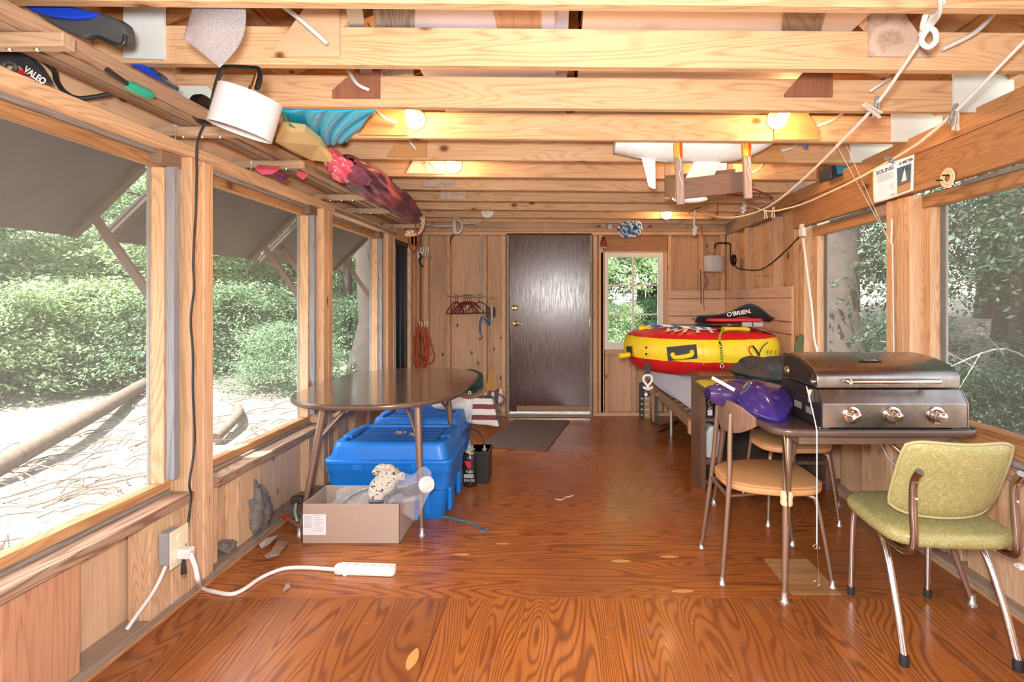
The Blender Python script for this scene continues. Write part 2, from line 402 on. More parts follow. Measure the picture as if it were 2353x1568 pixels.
# ---- RIGHT WALL
posts_r = [(.30, .45), (2.79, 2.984), (4.0, 4.15)]
piece(wr, 'bottom_plate', RX+.002, RX+.13, FY, BY, 0, .038, DU('y'))
piece(wr, 'floor_edge_strip', RX-.004, RX+.012, FY, BY, -.02, .012, amber('y'))
for a, b_ in posts_r:
    ws = (b_-a)/4
    for k in range(4):
        piece(wr, 'stud', RX+(.004, 0, .006, 0)[k], RX+.14, a+k*ws+.0008, a+(k+1)*ws-.0008, .038, 1.86, pine('z'))
for i, (a, b_) in enumerate([(.45, 2.79), (2.984, 4.0)]):
    o = struct('window_%d' % (i+5))
    MB().box(1.990, 1.991, a-.02, b_+.02, .70, 1.81).build('screen', SCR, o)
    for (z0, z1) in ((.60, .717), (1.79, 1.86)):
        piece(o, 'frame_rail', 1.93, 2.0, a, b_, z0, z1, frm('y'))
    for (y0, y1) in ((a, a+.05), (b_-.05, b_)):
        piece(o, 'frame_stile', 1.94, 2.0, y0, y1, .717, 1.79, pine('z'))
    piece(o, 'sill', RX-.01, 2.02, a, b_, .555, .598, wood('sill_fir', (.46, .31, .21), (.22, .12, .075), 'y', knots=.5, bamp=.4))
    piece(o, 'screen_stop', 1.90, 1.93, a+.1, b_-.1, .60, .625, GW('y')); piece(o, 'screen_stop', 1.905, 1.93, a+.05, b_-.3, 1.845, 1.865, GW('y'))
    piece(o, 'frame_block', RX+.02, 1.93, a, a+.15, 1.79, 1.86, DU('y'))
    piece(o, 'frame_edge', 2.0, 2.015, b_-.08, b_, .70, 1.80, plain('aged_paint', (.42, .42, .40), .8, noise=.3))
    piece(wr, 'plywood_sheet', 1.975, 1.99, a-.02, b_+.02, 0, .60, ply('z'), 0)
    y = a+.02
    while y < b_-.05:
        ww = random.choice((.09, .14, .045, .2))
        if random.random() < .75: piece(wr, 'board', 1.90+random.uniform(0, .04), 1.975, y+.001, min(y+ww, b_)-.001, .038, .555, pine('z'))
        y += ww+.002
piece(wr, 'header_board', RX-.008, RX+.04, FY, 4.17, 1.865, 2.06, amber('y'))
piece(wr, 'top_plate', RX-.012, RX+.13, FY, 4.6, 2.062, 2.157, amber('y'))
piece(wr, 'top_plate', RX-.012, RX+.13, 4.6, BY, 2.03, 2.157, dusty('y'))
piece(wr, 'siding', RX+.09, RX+.11, 4.15, 5.95, 0, 2.2, ply('z'), 0)
for y0, y1, d in ((4.152, 4.19, 0), (4.30, 4.52, .07), (4.56, 4.60, .0), (4.80, 4.97, .06), (5.02, 5.20, .065), (5.24, 5.28, 0), (5.42, 5.62, .07), (5.64, 5.68, .0), (5.76, 5.80, 0), (5.81, 5.85, 0)):
    piece(wr, 'stud' if d == 0 else 'board', RX+d, RX+.09, y0, y1, .04, 2.03, pine('z'))
PB = wood('panel_pine', (.80, .58, .44), (.60, .38, .25), 'y', knots=.18, s=1.1, bands=8, var=.08); PBx = wood('panel_pine', (.80, .58, .44), (.60, .38, .25), 'x', knots=.18, s=1.1, bands=8, var=.08)
zb = [(1.412, 1.318), (1.316, 1.124), (1.122, 1.024), (1.022, .83), (.828, .735), (.733, .54), (.538, .45)]
for z1, z0 in zb:
    piece(wr, 'panel_board', RX-.02, RX-.002, 4.16, 5.828, z0+.002, z1-.002, PB, .002)
    piece(wb, 'panel_board', 1.195, RX-.022, BY-.02, BY-.002, z0+.002, z1-.006, PBx, .002)
piece(wr, 'panel_trim', RX-.022, RX-.002, 4.15, 4.158, .45, 1.415, plain('trim_pine', (.75, .5, .3), .6))

# ---- BACK WALL
def zx(px): return (px-VX)/F*BY
def zz(py): return EYE+(VY-py)/F*BY
SB = BY+.09
# plywood / boards behind studs, openings left for door and window
DX0, DX1, DZ1 = zx(1168), zx(1357), zz(540.5)
WX0, WX1, WZ0, WZ1 = zx(1389), zx(1524.5), zz(804), zz(580.5)
for x0, x1, z0, z1 in ((-1.75, DX0-.02, 0, 2.45), (DX0-.02, DX1+.02, DZ1+.02, 2.45), (DX1+.02, WX0-.01, 0, 2.45), (WX0-.01, WX1+.01, 0, WZ0-.02), (WX0-.01, WX1+.01, WZ1+.01, 2.45), (WX1+.01, 2.0, 0, 2.45)):
    piece(wb, 'plywood_sheet', x0, x1, SB, SB+.015, z0, z1, ply('z'), 0)
for p0, p1, q_ in ((957, 964, 0), (973, 984, 0), (1027, 1034, 0), (1110, 1118, 0), (1153, 1162, 0), (1363, 1373, 0), (1375, 1386, 0), (1535, 1543, 0), (1606, 1617, 0), (1656, 1666, 0)):
    z1 = 2.028
    piece(wb, 'stud', zx(p0), zx(p1), BY, SB, .04, z1, pine('z'))
piece(wb, 'bottom_plate', -1.62, DX0-.03, BY-.002, SB, 0, .038, pine('x')); piece(wb, 'bottom_plate', DX1+.03, 1.86, BY-.002, SB, 0, .038, pine('x'))
piece(wb, 'top_plate', -1.62, 1.86, BY-.004, SB, 2.030, 2.068, pine('x')); piece(wb, 'top_plate', -1.62, 1.86, BY-.001, SB, 2.070, 2.108, pine('x'))
piece(wb, 'nailer', -1.60, 1.86, BY+.03, SB, 2.11, 2.30, ply('x'), 0)
for px in (1250, 1383, 1565, 1060): piece(wb, 'cripple', zx(px), zx(px)+.038, BY+.005, SB, 2.11, 2.29, pine('z'))
piece(wb, 'header_board', zx(1387), zx(1534), BY+.01, SB-.01, 1.85+.005, 2.026, darkbrown('x') if False else wood('brown_pine', (.42, .22, .12), (.2, .09, .04), 'x', knots=.5))
piece(wb, 'window_head', zx(1387), zx(1534), BY-.002, SB, 1.838, 1.853, pine('x'))
piece(wb, 'window_ledge', zx(1390), zx(1535), BY+.002, SB, WZ0-.05, WZ0-.002, pine('x'))
for p0, p1 in ((1380.5, 1388.5), (1526, 1534)): piece(wb, 'stud', zx(p0), zx(p1), BY, SB, .04, 1.836, pine('z'))
for p0, p1 in ((1390, 1397), (1453, 1462), (1480, 1488)): piece(wb, 'cripple', zx(p0), zx(p1), BY+.004, SB, .04, WZ0-.052, pine('z'))
# door
d = struct('door_1')
dm = plain('x', (1, 1, 1)); 
q = NT('brown_gloss_paint'); b = q.b; b.inputs['Roughness'].default_value = .3; b.inputs['Specular IOR Level'].default_value = .8
n = q.noise(q.coords((60, 1, 2.5), False), 1.0, 5, 0, .7)
q.l(q.ramp(n, [(.3, (.055, .014, .010)), (.7, (.105, .033, .026))]), b.inputs['Base Color'])
q.l(q.ramp(q.noise(q.coords((90, 1, 6), False), 1.0, 6, 0, .75), [(.35, .18), (.7, .36)]), b.inputs['Roughness'])
q.bump(n, .25, .003); DOORM = q.m
def wbx(px, py, dy=0): return at(px, py, BY+dy)
MB().box(DX0+.012, DX1-.008, BY+.01, BY+.055, .045, DZ1-.006).build('door_leaf', DOORM, d, bevel=.003)
jm = plain('old_varnish_jamb', (.33, .25, .17), .6, noise=.2)
piece(d, 'jamb', DX0-.022, DX0+.008, BY-.006, SB, .0, DZ1, jm); piece(d, 'jamb', DX1-.004, DX1+.022, BY-.006, SB, .0, DZ1, jm)
piece(d, 'jamb', DX0-.02, DX1+.02, BY-.004, SB, DZ1-.002, DZ1+.02, jm)
piece(d, 'threshold', DX0-.022, DX1+.03, BY-.05, SB, 0, .018, jm); piece(d, 'threshold_strip', DX0+.0, DX1, BY-.01, BY+.03, .018, .036, plain('aluminium', (.75, .76, .78), .3, .9))
piece(d, 'kick_strip', zx(1187), zx(1355), BY-.004, BY+.012, .05, .115, wood('kick', (.45, .3, .2), (.3, .18, .11), 'x', knots=0))
br = plain('brass', (.83, .62, .28), .18, 1); c = wbx(1186, 744)
kn = MB().lathe([(.0, 0), (.033, 0), (.033, .006), (.018, .012), (.012, .03), (.014, .05), (.0, .052)], (c.x, BY+.01, c.z), (0, -1, 0)).build('door_handle', br, d, smooth=40)
MB().tube([(c.x, BY-.04, c.z), (c.x+.04, BY-.045, c.z-.006), (c.x+.085, BY-.043, c.z-.002)], [.011, .009, .007], 10).build('lever', plain('steel', (.7, .7, .7), .2, 1), kn, smooth=60)
c = wbx(1183, 708); MB().lathe([(.0, 0), (.032, 0), (.03, .012), (.016, .018), (.0, .018)], (c.x, BY+.01, c.z), (0, -1, 0)).build('deadbolt', br, d, smooth=40)
for py in (590, 740, 895):
    c = wbx(1355.5, py); MB().cyl((c.x, BY, c.z-.05), (c.x, BY, c.z+.05), .006).build('hinge', plain('steel', (.7, .7, .7), .2, 1), d, smooth=50)
# white sash window
ws = struct('window_7'); wp = plain('white_paint', (.80, .80, .76), .45, noise=.05)
gx0, gx1, gz0, gz1 = zx(1398), zx(1512), zz(787), zz(591); wy0, wy1 = BY+.0, BY+.045
piece(ws, 'sash_stile', WX0, gx0, wy0, wy1, WZ0, WZ1, wp); piece(ws, 'sash_stile', gx1, WX1, wy0, wy1, WZ0, WZ1, wp)
piece(ws, 'sash_rail', gx0, gx1, wy0, wy1, WZ0, gz0, wp); piece(ws, 'sash_rail', gx0, gx1, wy0, wy1, gz1, WZ1, wp)
xm = zx(1455)
piece(ws, 'muntin', xm-.011, xm+.011, wy0+.008, wy1-.004, gz0, gz1, wp)
rows = [gz0, zz(723), zz(655.6), gz1]
for k in (1, 2):
    for xa, xb in ((gx0, xm-.011), (xm+.011, gx1)): piece(ws, 'muntin', xa, xb, wy0+.008, wy1-.004, rows[k]-.009, rows[k]+.009, wp)
for k in range(3):
    for xa, xb in ((gx0, xm), (xm, gx1)): MB().box(xa+.005, xb-.005, BY+.022, BY+.025, rows[k], rows[k+1]).build('pane', GL, ws)

# ---- FRONT WALL, unseen, added behind the camera to cut ambient light, with an opening
wf = struct('wall_front_light_baffle')
for x0, x1, z0, z1 in ((-1.75, -.5, 0, 2.4), (1.0, 2.0, 0, 2.4), (-.5, 1.0, 0, .9), (-.5, 1.0, 2.0, 2.4)):
    piece(wf, 'plywood_sheet', x0, x1, FY-.02, FY, z0, z1, ply('z'), 0)
# ---- CEILING: joists, gussets, rafters, roof boards
SL = -.0085
def jz(x): return JB+SL*(x+.15)
jy = [1.08, 1.513, 1.918, 2.335, 2.789, 3.215, 3.66, 4.087, 4.546, 4.986, 5.46, 5.79]
jy = [-.75, -.3, .15, .6] + jy
def xbar(x0, x1, y0, y1, zb_, h):
    vs = [(x, y, jz(x)+z) for z in (zb_, zb_+h) for y in (y0, y1) for x in (x0, x1)]
    return MB().add(vs, [(0, 2, 3, 1), (4, 5, 7, 6), (0, 1, 5, 4), (2, 6, 7, 3), (0, 4, 6, 2), (1, 3, 7, 5)])
JM = joistm(); AM = amber('x')
for i, y in enumerate(jy):
    xbar(LX-.11, RX+.14, y, y+.038, 0, .140).build('joist', JM, cl, bevel=.003, seg=1)
RIDGE = (.12, 3.02)
rafter_m = amber('x')
for i, y in enumerate(jy):
    if i < 4: continue
    for sx, x0 in ((-1, LX-.35), (1, RX+.35)):
        a = Vector((x0, y+.06, 2.25)); b_ = Vector((RIDGE[0], y+.06, RIDGE[1]))
        MB().bar(a, b_, .038, .12, (0, 0, 1)).build('rafter', rafter_m, cl)
        x_g = -.86 if sx < 0 else 1.20
        MB().bar((x_g, y+.019, jz(0)+.145), (x_g-sx*.36, y+.019, 2.66), .036, .085, (0, 1, 0) if False else (0, 0, 1)).build('web_member', pine('x'), cl)
for sx, x0 in ((-1, LX-.45), (1, RX+.45)):
    MB().prism([(x0, FY-.1, 2.33), (RIDGE[0], FY-.1, RIDGE[1]+.11), (RIDGE[0], FY-.1, RIDGE[1]+.15), (x0, FY-.1, 2.37)], (0, BY-FY+.7, 0)).build('sun_block_skin', plain('sun_block_black', (.05, .05, .055), .9), cl)  # unseen solid skin added over the boards to stop sun leaks
    n_ = 12
    for k in range(n_):
        t0, t1 = k/n_, (k+1)/n_
        a = Vector((x0, 0, 2.30)); b_ = Vector((RIDGE[0], 0, RIDGE[1]+.08))
        p, p2 = a.lerp(b_, t0), a.lerp(b_, t1-.004)
        MB().prism([(p.x, FY, p.z), (p2.x, FY, p2.z), (p2.x, FY, p2.z+.02), (p.x, FY, p.z+.02)], (0, BY-FY+.5, 0)).build('roof_board', amber('y') if k % 3 else ply('y'), cl)
# gussets on the front faces of the joists
GC = {'tan': ply('x'), 'amber': wood('amber_ply', (.60, .34, .15), (.40, .19, .07), 'x', s=.6, bands=7, knots=0), 'red': wood('red_ply', (.36, .16, .09), (.22, .08, .05), 'z', s=.8, bands=8, knots=0),
      'cream': plain('cream_board', (.80, .72, .52), .6), 'white': plain('white_board', (.70, .77, .77), .5, noise=.03), 'grey': wood('grey_ply', (.62, .52, .44), (.34, .20, .13), 'y', s=.6, bands=7, knots=0)}
def gusset(i, pts, kind):
    y = jy[i]-.0125
    P = [at(px, py, y) for px, py in pts]
    MB().prism([(p.x, y, p.z) for p in P], (0, .011, 0)).build('gusset', GC[kind], cl)
def J(k): return k+4      # joist index as counted from the picture, b1 = 5
gusset(J(2), [(620, 130), (780, 130), (780, -40), (740, -40)], 'tan'); gusset(J(2), [(1998, 50), (1998, 129), (2148, 130), (2050, -10), (1998, -10)], 'grey')
gusset(J(2), [(283, -5), (376, -5), (376, 136), (283, 133)], 'white')
gusset(J(3), [(763, 207), (763, 225), (872, 225), (872, 130), (852, 130)], 'red'); gusset(J(3), [(1805, 213), (1805, 222), (1914, 222), (1914, 150), (1860, 150)], 'red')
gusset(J(3), [(2192, 150), (2330, 150), (2331, 230), (2250, 258), (2192, 257)], 'white')
gusset(J(3), [(398, 198), (475, 198), (494, 214), (494, 300), (398, 300)], 'white')
gusset(J(4), [(825, 310), (935, 311), (935, 230), (880, 230)], 'amber'); gusset(J(4), [(1779, 240), (1779, 321), (1882, 321), (1882, 300), (1845, 240)], 'amber')
gusset(J(4), [(2050, 245), (2166, 245), (2166, 325), (2050, 326)], 'white')
gusset(J(5), [(887, 361), (980, 361), (980, 300), (925, 300)], 'amber'); gusset(J(5), [(1700, 310), (1700, 371), (1808, 372), (1775, 310)], 'amber'); gusset(J(5), [(1954, 315), (2051, 315), (2051, 374), (1954, 374)], 'white')
gusset(J(6), [(933, 398), (1021, 400), (1021, 350), (960, 350)], 'cream'); gusset(J(6), [(1878, 365), (1908, 365), (1908, 410), (1878, 410)], 'red')
gusset(J(7), [(968, 431), (1045, 432), (1045, 400), (985, 400)], 'grey'); gusset(J(7), [(1812, 405), (1892, 405), (1892, 440), (1812, 440)], 'grey')
gusset(J(8), [(1005, 457), (1070, 458), (1070, 430), (1020, 430)], 'grey'); gusset(J(9), [(1028, 478), (1095, 478), (1095, 460), (1035, 460)], 'tan')
gusset(J(10), [(1548, 480), (1602, 496), (1548, 496)], 'amber'); gusset(J(11), [(1526, 500), (1580, 500), (1574, 514), (1526, 514)], 'grey'); gusset(J(11), [(1068, 502), (1105, 502), (1105, 513), (1060, 513)], 'tan')

# ---- stored sheets and boards lying across the joists
def stored(name, x0, x1, y0, y1, z, t, mat, label, cat, group=None, rz=0):
    o = MB().box(-(x1-x0)/2, (x1-x0)/2, -(y1-y0)/2, (y1-y0)/2, 0, t).build(name, mat, bevel=.002, seg=1)
    o.location = ((x0+x1)/2, (y0+y1)/2, z); o.rotation_euler.z = rz; return tag(o, label, cat, group)
JT = JB+.150
lil = plain('vinyl', (.62, .58, .66), .4, noise=.04)
stored('soffit_panel', -.62, -.02, 1.2, 4.6, JT+.005, .012, lil, 'grey lilac vinyl soffit panel lying on the ceiling joists, left of the brown plank', 'panel')
stored('soffit_panel', .14, .045+.02*0+.04, 1.2, 4.6, JT+.005, .012, lil, 'x', 'panel') if False else None
o = stored('perforated_panel', -.03, .03, 1.2, 4.6, JT+.019, .01, lil, 'narrow grey lilac vinyl strip with slots on the joists, right of the brown plank', 'panel')
stored('plank', -.235, -.07, 1.25, 2.3, JT+.001, .003, wood('plank', (.5, .3, .19), (.3, .16, .09), 'y', knots=.2), 'short brown plank lying under the lilac vinyl panel', 'plank')
stored('plywood_board', .08, 1.10, 1.2, 3.4, JT+.006, .014, wood('white_ply', (.80, .66, .55), (.66, .48, .38), 'x', knots=.15, bands=4), 'wide pale plywood board lying on the joists', 'board')
stored('barn_board', .72, .86, 1.1, 2.2, JT+.0, .005, wood('barn', (.42, .30, .22), (.22, .14, .09), 'y', knots=.1), 'short brown weathered board lying under the pale plywood', 'board', rz=-.35)
stored('barn_board', -.66, -.52, 1.1, 2.6, JT+.0, .004, grey_wood('y'), 'grey weathered board lying beside the left gussets', 'board', rz=.28)
stored('metal_strip', -.755, -.70, 1.1, 2.6, JT+.0, .01, plain('grey_metal', (.45, .47, .5), .4, .5), 'thin grey strip lying beside the grey weathered board', 'strip', rz=.28)
# ================================================================== OUTDOORS
def leaf_mat(name, c1, c2):
    q = NT(name); t = q.t; out = t.nodes['Material Output']
    oi = q.n('NewGeometry'); ri = oi.outputs['Random Per Island']
    c = q.mix(ri, c1, c2); q.l(c, q.b.inputs['Base Color']); q.b.inputs['Roughness'].default_value = .5
    tl = q.n('BsdfTranslucent'); q.l(c, tl.inputs[0]); ms = q.n('MixShader'); ms.inputs[0].default_value = .45
    q.l(q.b.outputs[0], ms.inputs[1]); q.l(tl.outputs[0], ms.inputs[2]); q.l(ms.outputs[0], out.inputs[0]); return q.m
LM = [leaf_mat('hemlock_leaf', (.10, .20, .11), (.34, .47, .28)), leaf_mat('maple_leaf', (.22, .36, .18), (.56, .66, .38)), leaf_mat('dark_or_shaded_leaf', (.03, .07, .045), (.09, .17, .10))]  # last leaf: dark hemlock, and painted shade outside the right screens
BARK = plain('bark', (.075, .06, .05), .95, noise=.5, nscale=6, bump=.8)
GRD = NT('forest_floor'); q = GRD
n1 = q.noise(q.coords((1, 1, 1), False), 1.2, 8, .3, .7); n2 = q.noise(q.coords((1, 2.2, 1), False), 14, 6, .5, .7)
c = q.ramp(n2, [(.35, (.20, .17, .13)), (.55, (.42, .38, .31)), (.7, (.60, .57, .50))])
c = q.mix(q.ramp(n1, [(.56, 0), (.66, .75)]), c, (.16, .22, .08)); q.l(c, q.b.inputs['Base Color']); q.b.inputs['Roughness'].default_value = .95; q.bump(n2, .9, .05)
GRD = q.m
rg = np.random.default_rng(3)
def hill(x, y):
    h = -.38
    if x < -5: h += (-5-x)*.035
    if x > 3: h += (x-3)*.06
    if y > 7: h += (y-7)*.10
    return h+.06*math.sin(x*1.7+y*.6)+.05*math.sin(y*1.3-x*.7)
mb = MB().grid(lambda u, v: (-32+u*64, -12+v*52, hill(-32+u*64, -12+v*52)), 90, 80)
g = mb.build('ground', GRD, smooth=180); g['kind'] = 'structure'
# flatten under the cabin is not needed: the floor stands 0.4 m above it
def leaf_mesh(name, n_cl, per, rad, h, size, flat, seed, mat, flare=1.0):
    """a crown of single leaves: clusters along drooping sprays"""
    r = np.random.default_rng(seed)
    u = r.random(n_cl); a = r.random(n_cl)*2*PI; rr = np.sqrt(r.random(n_cl))*rad*(1-u*.75*flare)
    cen = np.stack([rr*np.cos(a), rr*np.sin(a), u*h], 1)
    dirs = np.stack([np.cos(a+r.normal(0, .5, n_cl)), np.sin(a+r.normal(0, .5, n_cl)), r.normal(-.25, .2, n_cl)], 1)
    t = r.random((n_cl, per, 1))*rad*.42
    side = np.cross(dirs, [0, 0, 1.0]); side /= np.linalg.norm(side, axis=1, keepdims=True)
    p = cen[:, None]+dirs[:, None]*t+side[:, None]*(r.normal(0, .09*rad/2, (n_cl, per, 1)))+r.normal(0, .05, (n_cl, per, 3))
    p[..., 2] -= (t[..., 0]**2)*.15
    N = n_cl*per; p = p.reshape(N, 3)
    d = np.repeat(dirs, per, 0)+r.normal(0, .6, (N, 3)); d /= np.linalg.norm(d, axis=1, keepdims=True)
    nrm = np.stack([r.normal(0, flat, N), r.normal(0, flat, N), np.ones(N)], 1); b = np.cross(nrm, d); b /= np.linalg.norm(b, axis=1, keepdims=True)
    s = size*(.6+.8*r.random((N, 1)))
    V = np.stack([p-d*s, p+b*s*.45, p+d*s, p-b*s*.45], 1).reshape(-1, 3)
    me = bpy.data.meshes.new(name); me.vertices.add(4*N); me.loops.add(4*N); me.polygons.add(N)
    me.vertices.foreach_set('co', V.ravel()); me.loops.foreach_set('vertex_index', np.arange(4*N)); me.polygons.foreach_set('loop_start', np.arange(N)*4)
    me.update(); me.materials.append(mat); return me
CROWN = [leaf_mesh('crown_a', 620, 62, 2.0, 6.0, .038, .5, 1, LM[0]), leaf_mesh('crown_b', 520, 60, 1.7, 4.5, .045, .9, 2, LM[1], .6), leaf_mesh('crown_c', 620, 62, 2.1, 7.0, .038, .5, 3, LM[2])]
BUSH = [leaf_mesh('bush_a', 300, 44, .9, 1.3, .030, .8, 4, LM[1], .7), leaf_mesh('bush_b', 300, 44, 1.0, 1.2, .028, .6, 5, LM[0], .8), leaf_mesh('bush_c', 300, 44, 1.0, 1.2, .028, .6, 6, LM[2], .8)]
TR = {}
for k, (r0, hh) in enumerate(((.11, 8.5), (.16, 9.5), (.08, 7))):
    m_ = MB().tube([(0, 0, -.3), (0, 0, .15), (.02, .01, 1.2), (.05, -.03, 3.5), (.0, .03, hh)], [r0*1.9, r0*1.25, r0, r0*.8, r0*.25], 10)
    for j in range(14):
        z = 1.2+j*.42; a = j*2.4; L = .9+.5*random.random()
        m_.tube([(0, 0, z), (math.cos(a)*L*.5, math.sin(a)*L*.5, z+.12), (math.cos(a)*L, math.sin(a)*L, z-.05)], [.02, .012, .005], 5)
    o = m_.build('trunk', BARK, thing('x', None, None), smooth=60); TR[k] = o.data
    bpy.data.objects.remove(o.parent); bpy.data.objects.remove(o)
def tree(x, y, kind, tk, z0, label, group, s=1.0, name='tree'):
    t = thing(name, label, 'tree', (x, y, hill(x, y)), random.random()*6.28, group)
    for nm, me, z in (('trunk', TR[tk], 0), ('foliage', CROWN[kind], z0)):
        if me is None: continue
        o = bpy.data.objects.new(nm, me); col.objects.link(o); o.parent = t; o.location = (0, 0, z); o.scale = (s, s, s if nm == 'foliage' else 1)
        if nm == 'foliage': o['kind'] = 'stuff'
def bush(x, y, k, label, group, s=1.0):
    o = bpy.data.objects.new('bush', BUSH[k]); col.objects.link(o); o.location = (x, y, hill(x, y)); o.scale = (s,)*3; o.rotation_euler.z = random.random()*6; tag(o, label, 'bush', group)
GL_ = 'trees beyond the left screens'
for x, y, k, tk, z0, s in ((-10.5, 6, 1, 2, .4, 1.0), (-11.0, 8.5, 0, 0, .6, 1.1), (-8.5, 11, 1, 2, .6, 1), (-13.5, 12.5, 0, 1, .8, 1.2), (-7.4, 14.5, 0, 1, 1.0, 1), (-11, 17, 2, 0, 1, 1.3), (-5.6, 17, 2, 0, 1.5, 1.1), (-15.5, 8, 0, 0, .5, 1.4), (-7.5, 20, 1, 1, 1, 1.5), (-16, 17, 1, 1, 1, 1.6), (-13, 24, 0, 1, 1, 1.7), (-4.6, 22, 0, 1, 1, 1.5), (-19, 12, 1, 1, 1, 1.7), (-9.6, 14, 0, 0, 2.5, 1.1)):
    tree(x, y, k, tk, z0, 'leafy green tree in the woods outside the left screens', GL_, s)
t = MB().tube([(-3.75, 10.0, -.6), (-3.7, 10, .1), (-3.6, 10, .9), (-3.7, 10, 2.2), (-3.6, 10.1, 6)], [.50, .34, .25, .22, .16], 14).build('old_tree', BARK, smooth=60)
tag(t, 'thick dark tree trunk flaring at its foot outside the third left screen', 'tree')
tree(-5.0, 12.2, 2, 0, 2.2, 'dark hemlock behind the thick trunk outside the third left screen', None, 1.0)
for x, y, k, s in ((-9.6, 5.6, 0, 1.1), (-8.8, 8.0, 0, 1.3), (-7.2, 9.4, 1, 1.2), (-8.3, 9.2, 0, 1.4), (-6.4, 10.6, 1, 1.3), (-4.7, 9.0, 1, .9), (-4.5, 11.8, 1, 1.1), (-9.8, 6.6, 1, 1.6), (-8.0, 13, 0, 1.6), (-5.4, 14, 1, 1.5), (-10.5, 11, 0, 1.7)):
    bush(x, y, k, 'low leafy bush growing outside the left screens', 'bushes outside the left screens', s)
for x, y, k, tk, z0, s in ((.6, 12.0, 1, 2, 1.4, 1.0), (2.1, 13.5, 2, 0, 1.6, 1.0), (-.4, 16, 1, 1, 1.2, 1.3), (3.0, 17, 1, 1, 1.2, 1.4), (1.3, 20, 0, 1, .8, 1.6)):
    tree(x, y, k, tk, z0, 'green tree on the slope seen through the white window', 'trees behind the cabin', s)
for x, y, k, s in ((1.2, 11.5, 0, .8), (.6, 14, 0, 1), (2.4, 12.5, 1, 1)): bush(x, y, k, 'bush on the slope seen through the white window', 'bushes behind the cabin', s)
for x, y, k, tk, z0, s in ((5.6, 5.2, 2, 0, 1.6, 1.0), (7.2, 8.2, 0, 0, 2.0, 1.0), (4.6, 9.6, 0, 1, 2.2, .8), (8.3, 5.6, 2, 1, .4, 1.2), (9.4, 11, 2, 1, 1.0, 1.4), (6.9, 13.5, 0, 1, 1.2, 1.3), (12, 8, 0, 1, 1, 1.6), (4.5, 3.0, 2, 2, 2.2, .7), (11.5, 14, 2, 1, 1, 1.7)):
    tree(x, y, 2, tk, z0, 'hemlock with shade-darkened leaf colour in the woods outside the right screens', 'trees beyond the right screens', s)  # dark crown on every tree puts the shade into the leaf colour
t = MB().tube([(3.95, 7.3, -.6), (3.9, 7.3, .15), (3.85, 7.3, .8), (3.88, 7.3, 2.2), (3.8, 7.3, 6)], [.62, .42, .30, .27, .2], 14).build('old_tree', BARK, smooth=60)
tag(t, 'broad dark tree trunk with root flare outside the far right screen', 'tree')
for x, y, k, s in ((5.2, 4.0, 1, .7), (6.3, 6.5, 1, .9), (5.4, 8.2, 0, .9), (3.6, 5.2, 1, .45), (7.5, 4.2, 1, 1.1), (5.0, 6.2, 1, .7), (8.2, 7.5, 1, 1.2)): bush(x, y, 2, 'low bush with shade-darkened leaf colour outside the right screens', 'bushes outside the right screens', s)  # dark leaves carry this side's shade in their colour
bare = plain('bare_twig', (.42, .36, .32), .9)
for k in range(9):
    x0, y0, z0 = 3.6+random.random()*1.4, 3.0+k*.35, .6+random.random()*1.6
    m_ = MB().tube(smooth_path([(x0+1.2, y0+.4, z0-.2), (x0+.4, y0+.1, z0+.15), (x0-.5, y0-.3, z0+random.uniform(-.3, .4))], 5), [.016-.0011*i for i in range(11)], 5)
    m_.tube([(x0+.3, y0, z0+.1), (x0-.1, y0-.1, z0+.45)], [.008, .003], 4).tube([(x0, y0-.05, z0+.1), (x0-.4, y0-.3, z0-.2)], [.007, .003], 4)
    tag(m_.build('branch', bare, smooth=60), 'bare dead branch reaching across outside the near right screen', 'branch', 'bare branches outside the right screens')
logm = plain('sun_bleached_log', (.15, .11, .08), .9, noise=.6, nscale=14, bump=.5)
for nm, a, b_, r0, lb in (('log', (-4.6, 3.4, -.30), (-6.9, 8.8, -.05), .095, 'long pale fallen log slanting over the sunny ground outside the first left screen'),
                          ('log', (-4.1, 6.2, -.34), (-4.7, 7.6, -.26), .06, 'short fallen log outside the second left screen')):
    tag(MB().tube(smooth_path([a, [(a[i]+b_[i])/2+(.05 if i == 2 else .08) for i in range(3)], b_], 5), r0, 9).build(nm, logm, smooth=60), lb, 'log')
tw = MB()
for k in range(420):
    x, y = random.uniform(-6.2, -2.3), random.uniform(1.6, 9); a = random.random()*3.14; L = random.uniform(.15, .7); z = hill(x, y)+.03
    tw.tube([(x, y, z), (x+math.cos(a)*L*.5, y+math.sin(a)*L*.5, z+.04), (x+math.cos(a)*L, y+math.sin(a)*L, z)], [.008, .006, .003], 4)
tag(tw.build('twigs', logm), 'dry twigs scattered over the ground outside the left screens', 'twigs', kind='stuff')
tag(MB().box(-3.95, -3.35, 2.95, 3.15, hill(-3.6, 3)-.02, hill(-3.6, 3)+.16).build('concrete_block', plain('concrete', (.45, .45, .42), .9, noise=.2), bevel=.01), 'grey concrete block on the ground outside the first left screen', 'block')
rk = plain('ground_stone', (.34, .33, .31), .9, noise=.3)
tag(MB().sphere((-3.35, 5.35, hill(-3.3, 5.3)+.05), (.13, .10, .10), 12, 8).build('stone', rk, smooth=80), 'round grey stone on the ground outside the second left screen', 'stone')
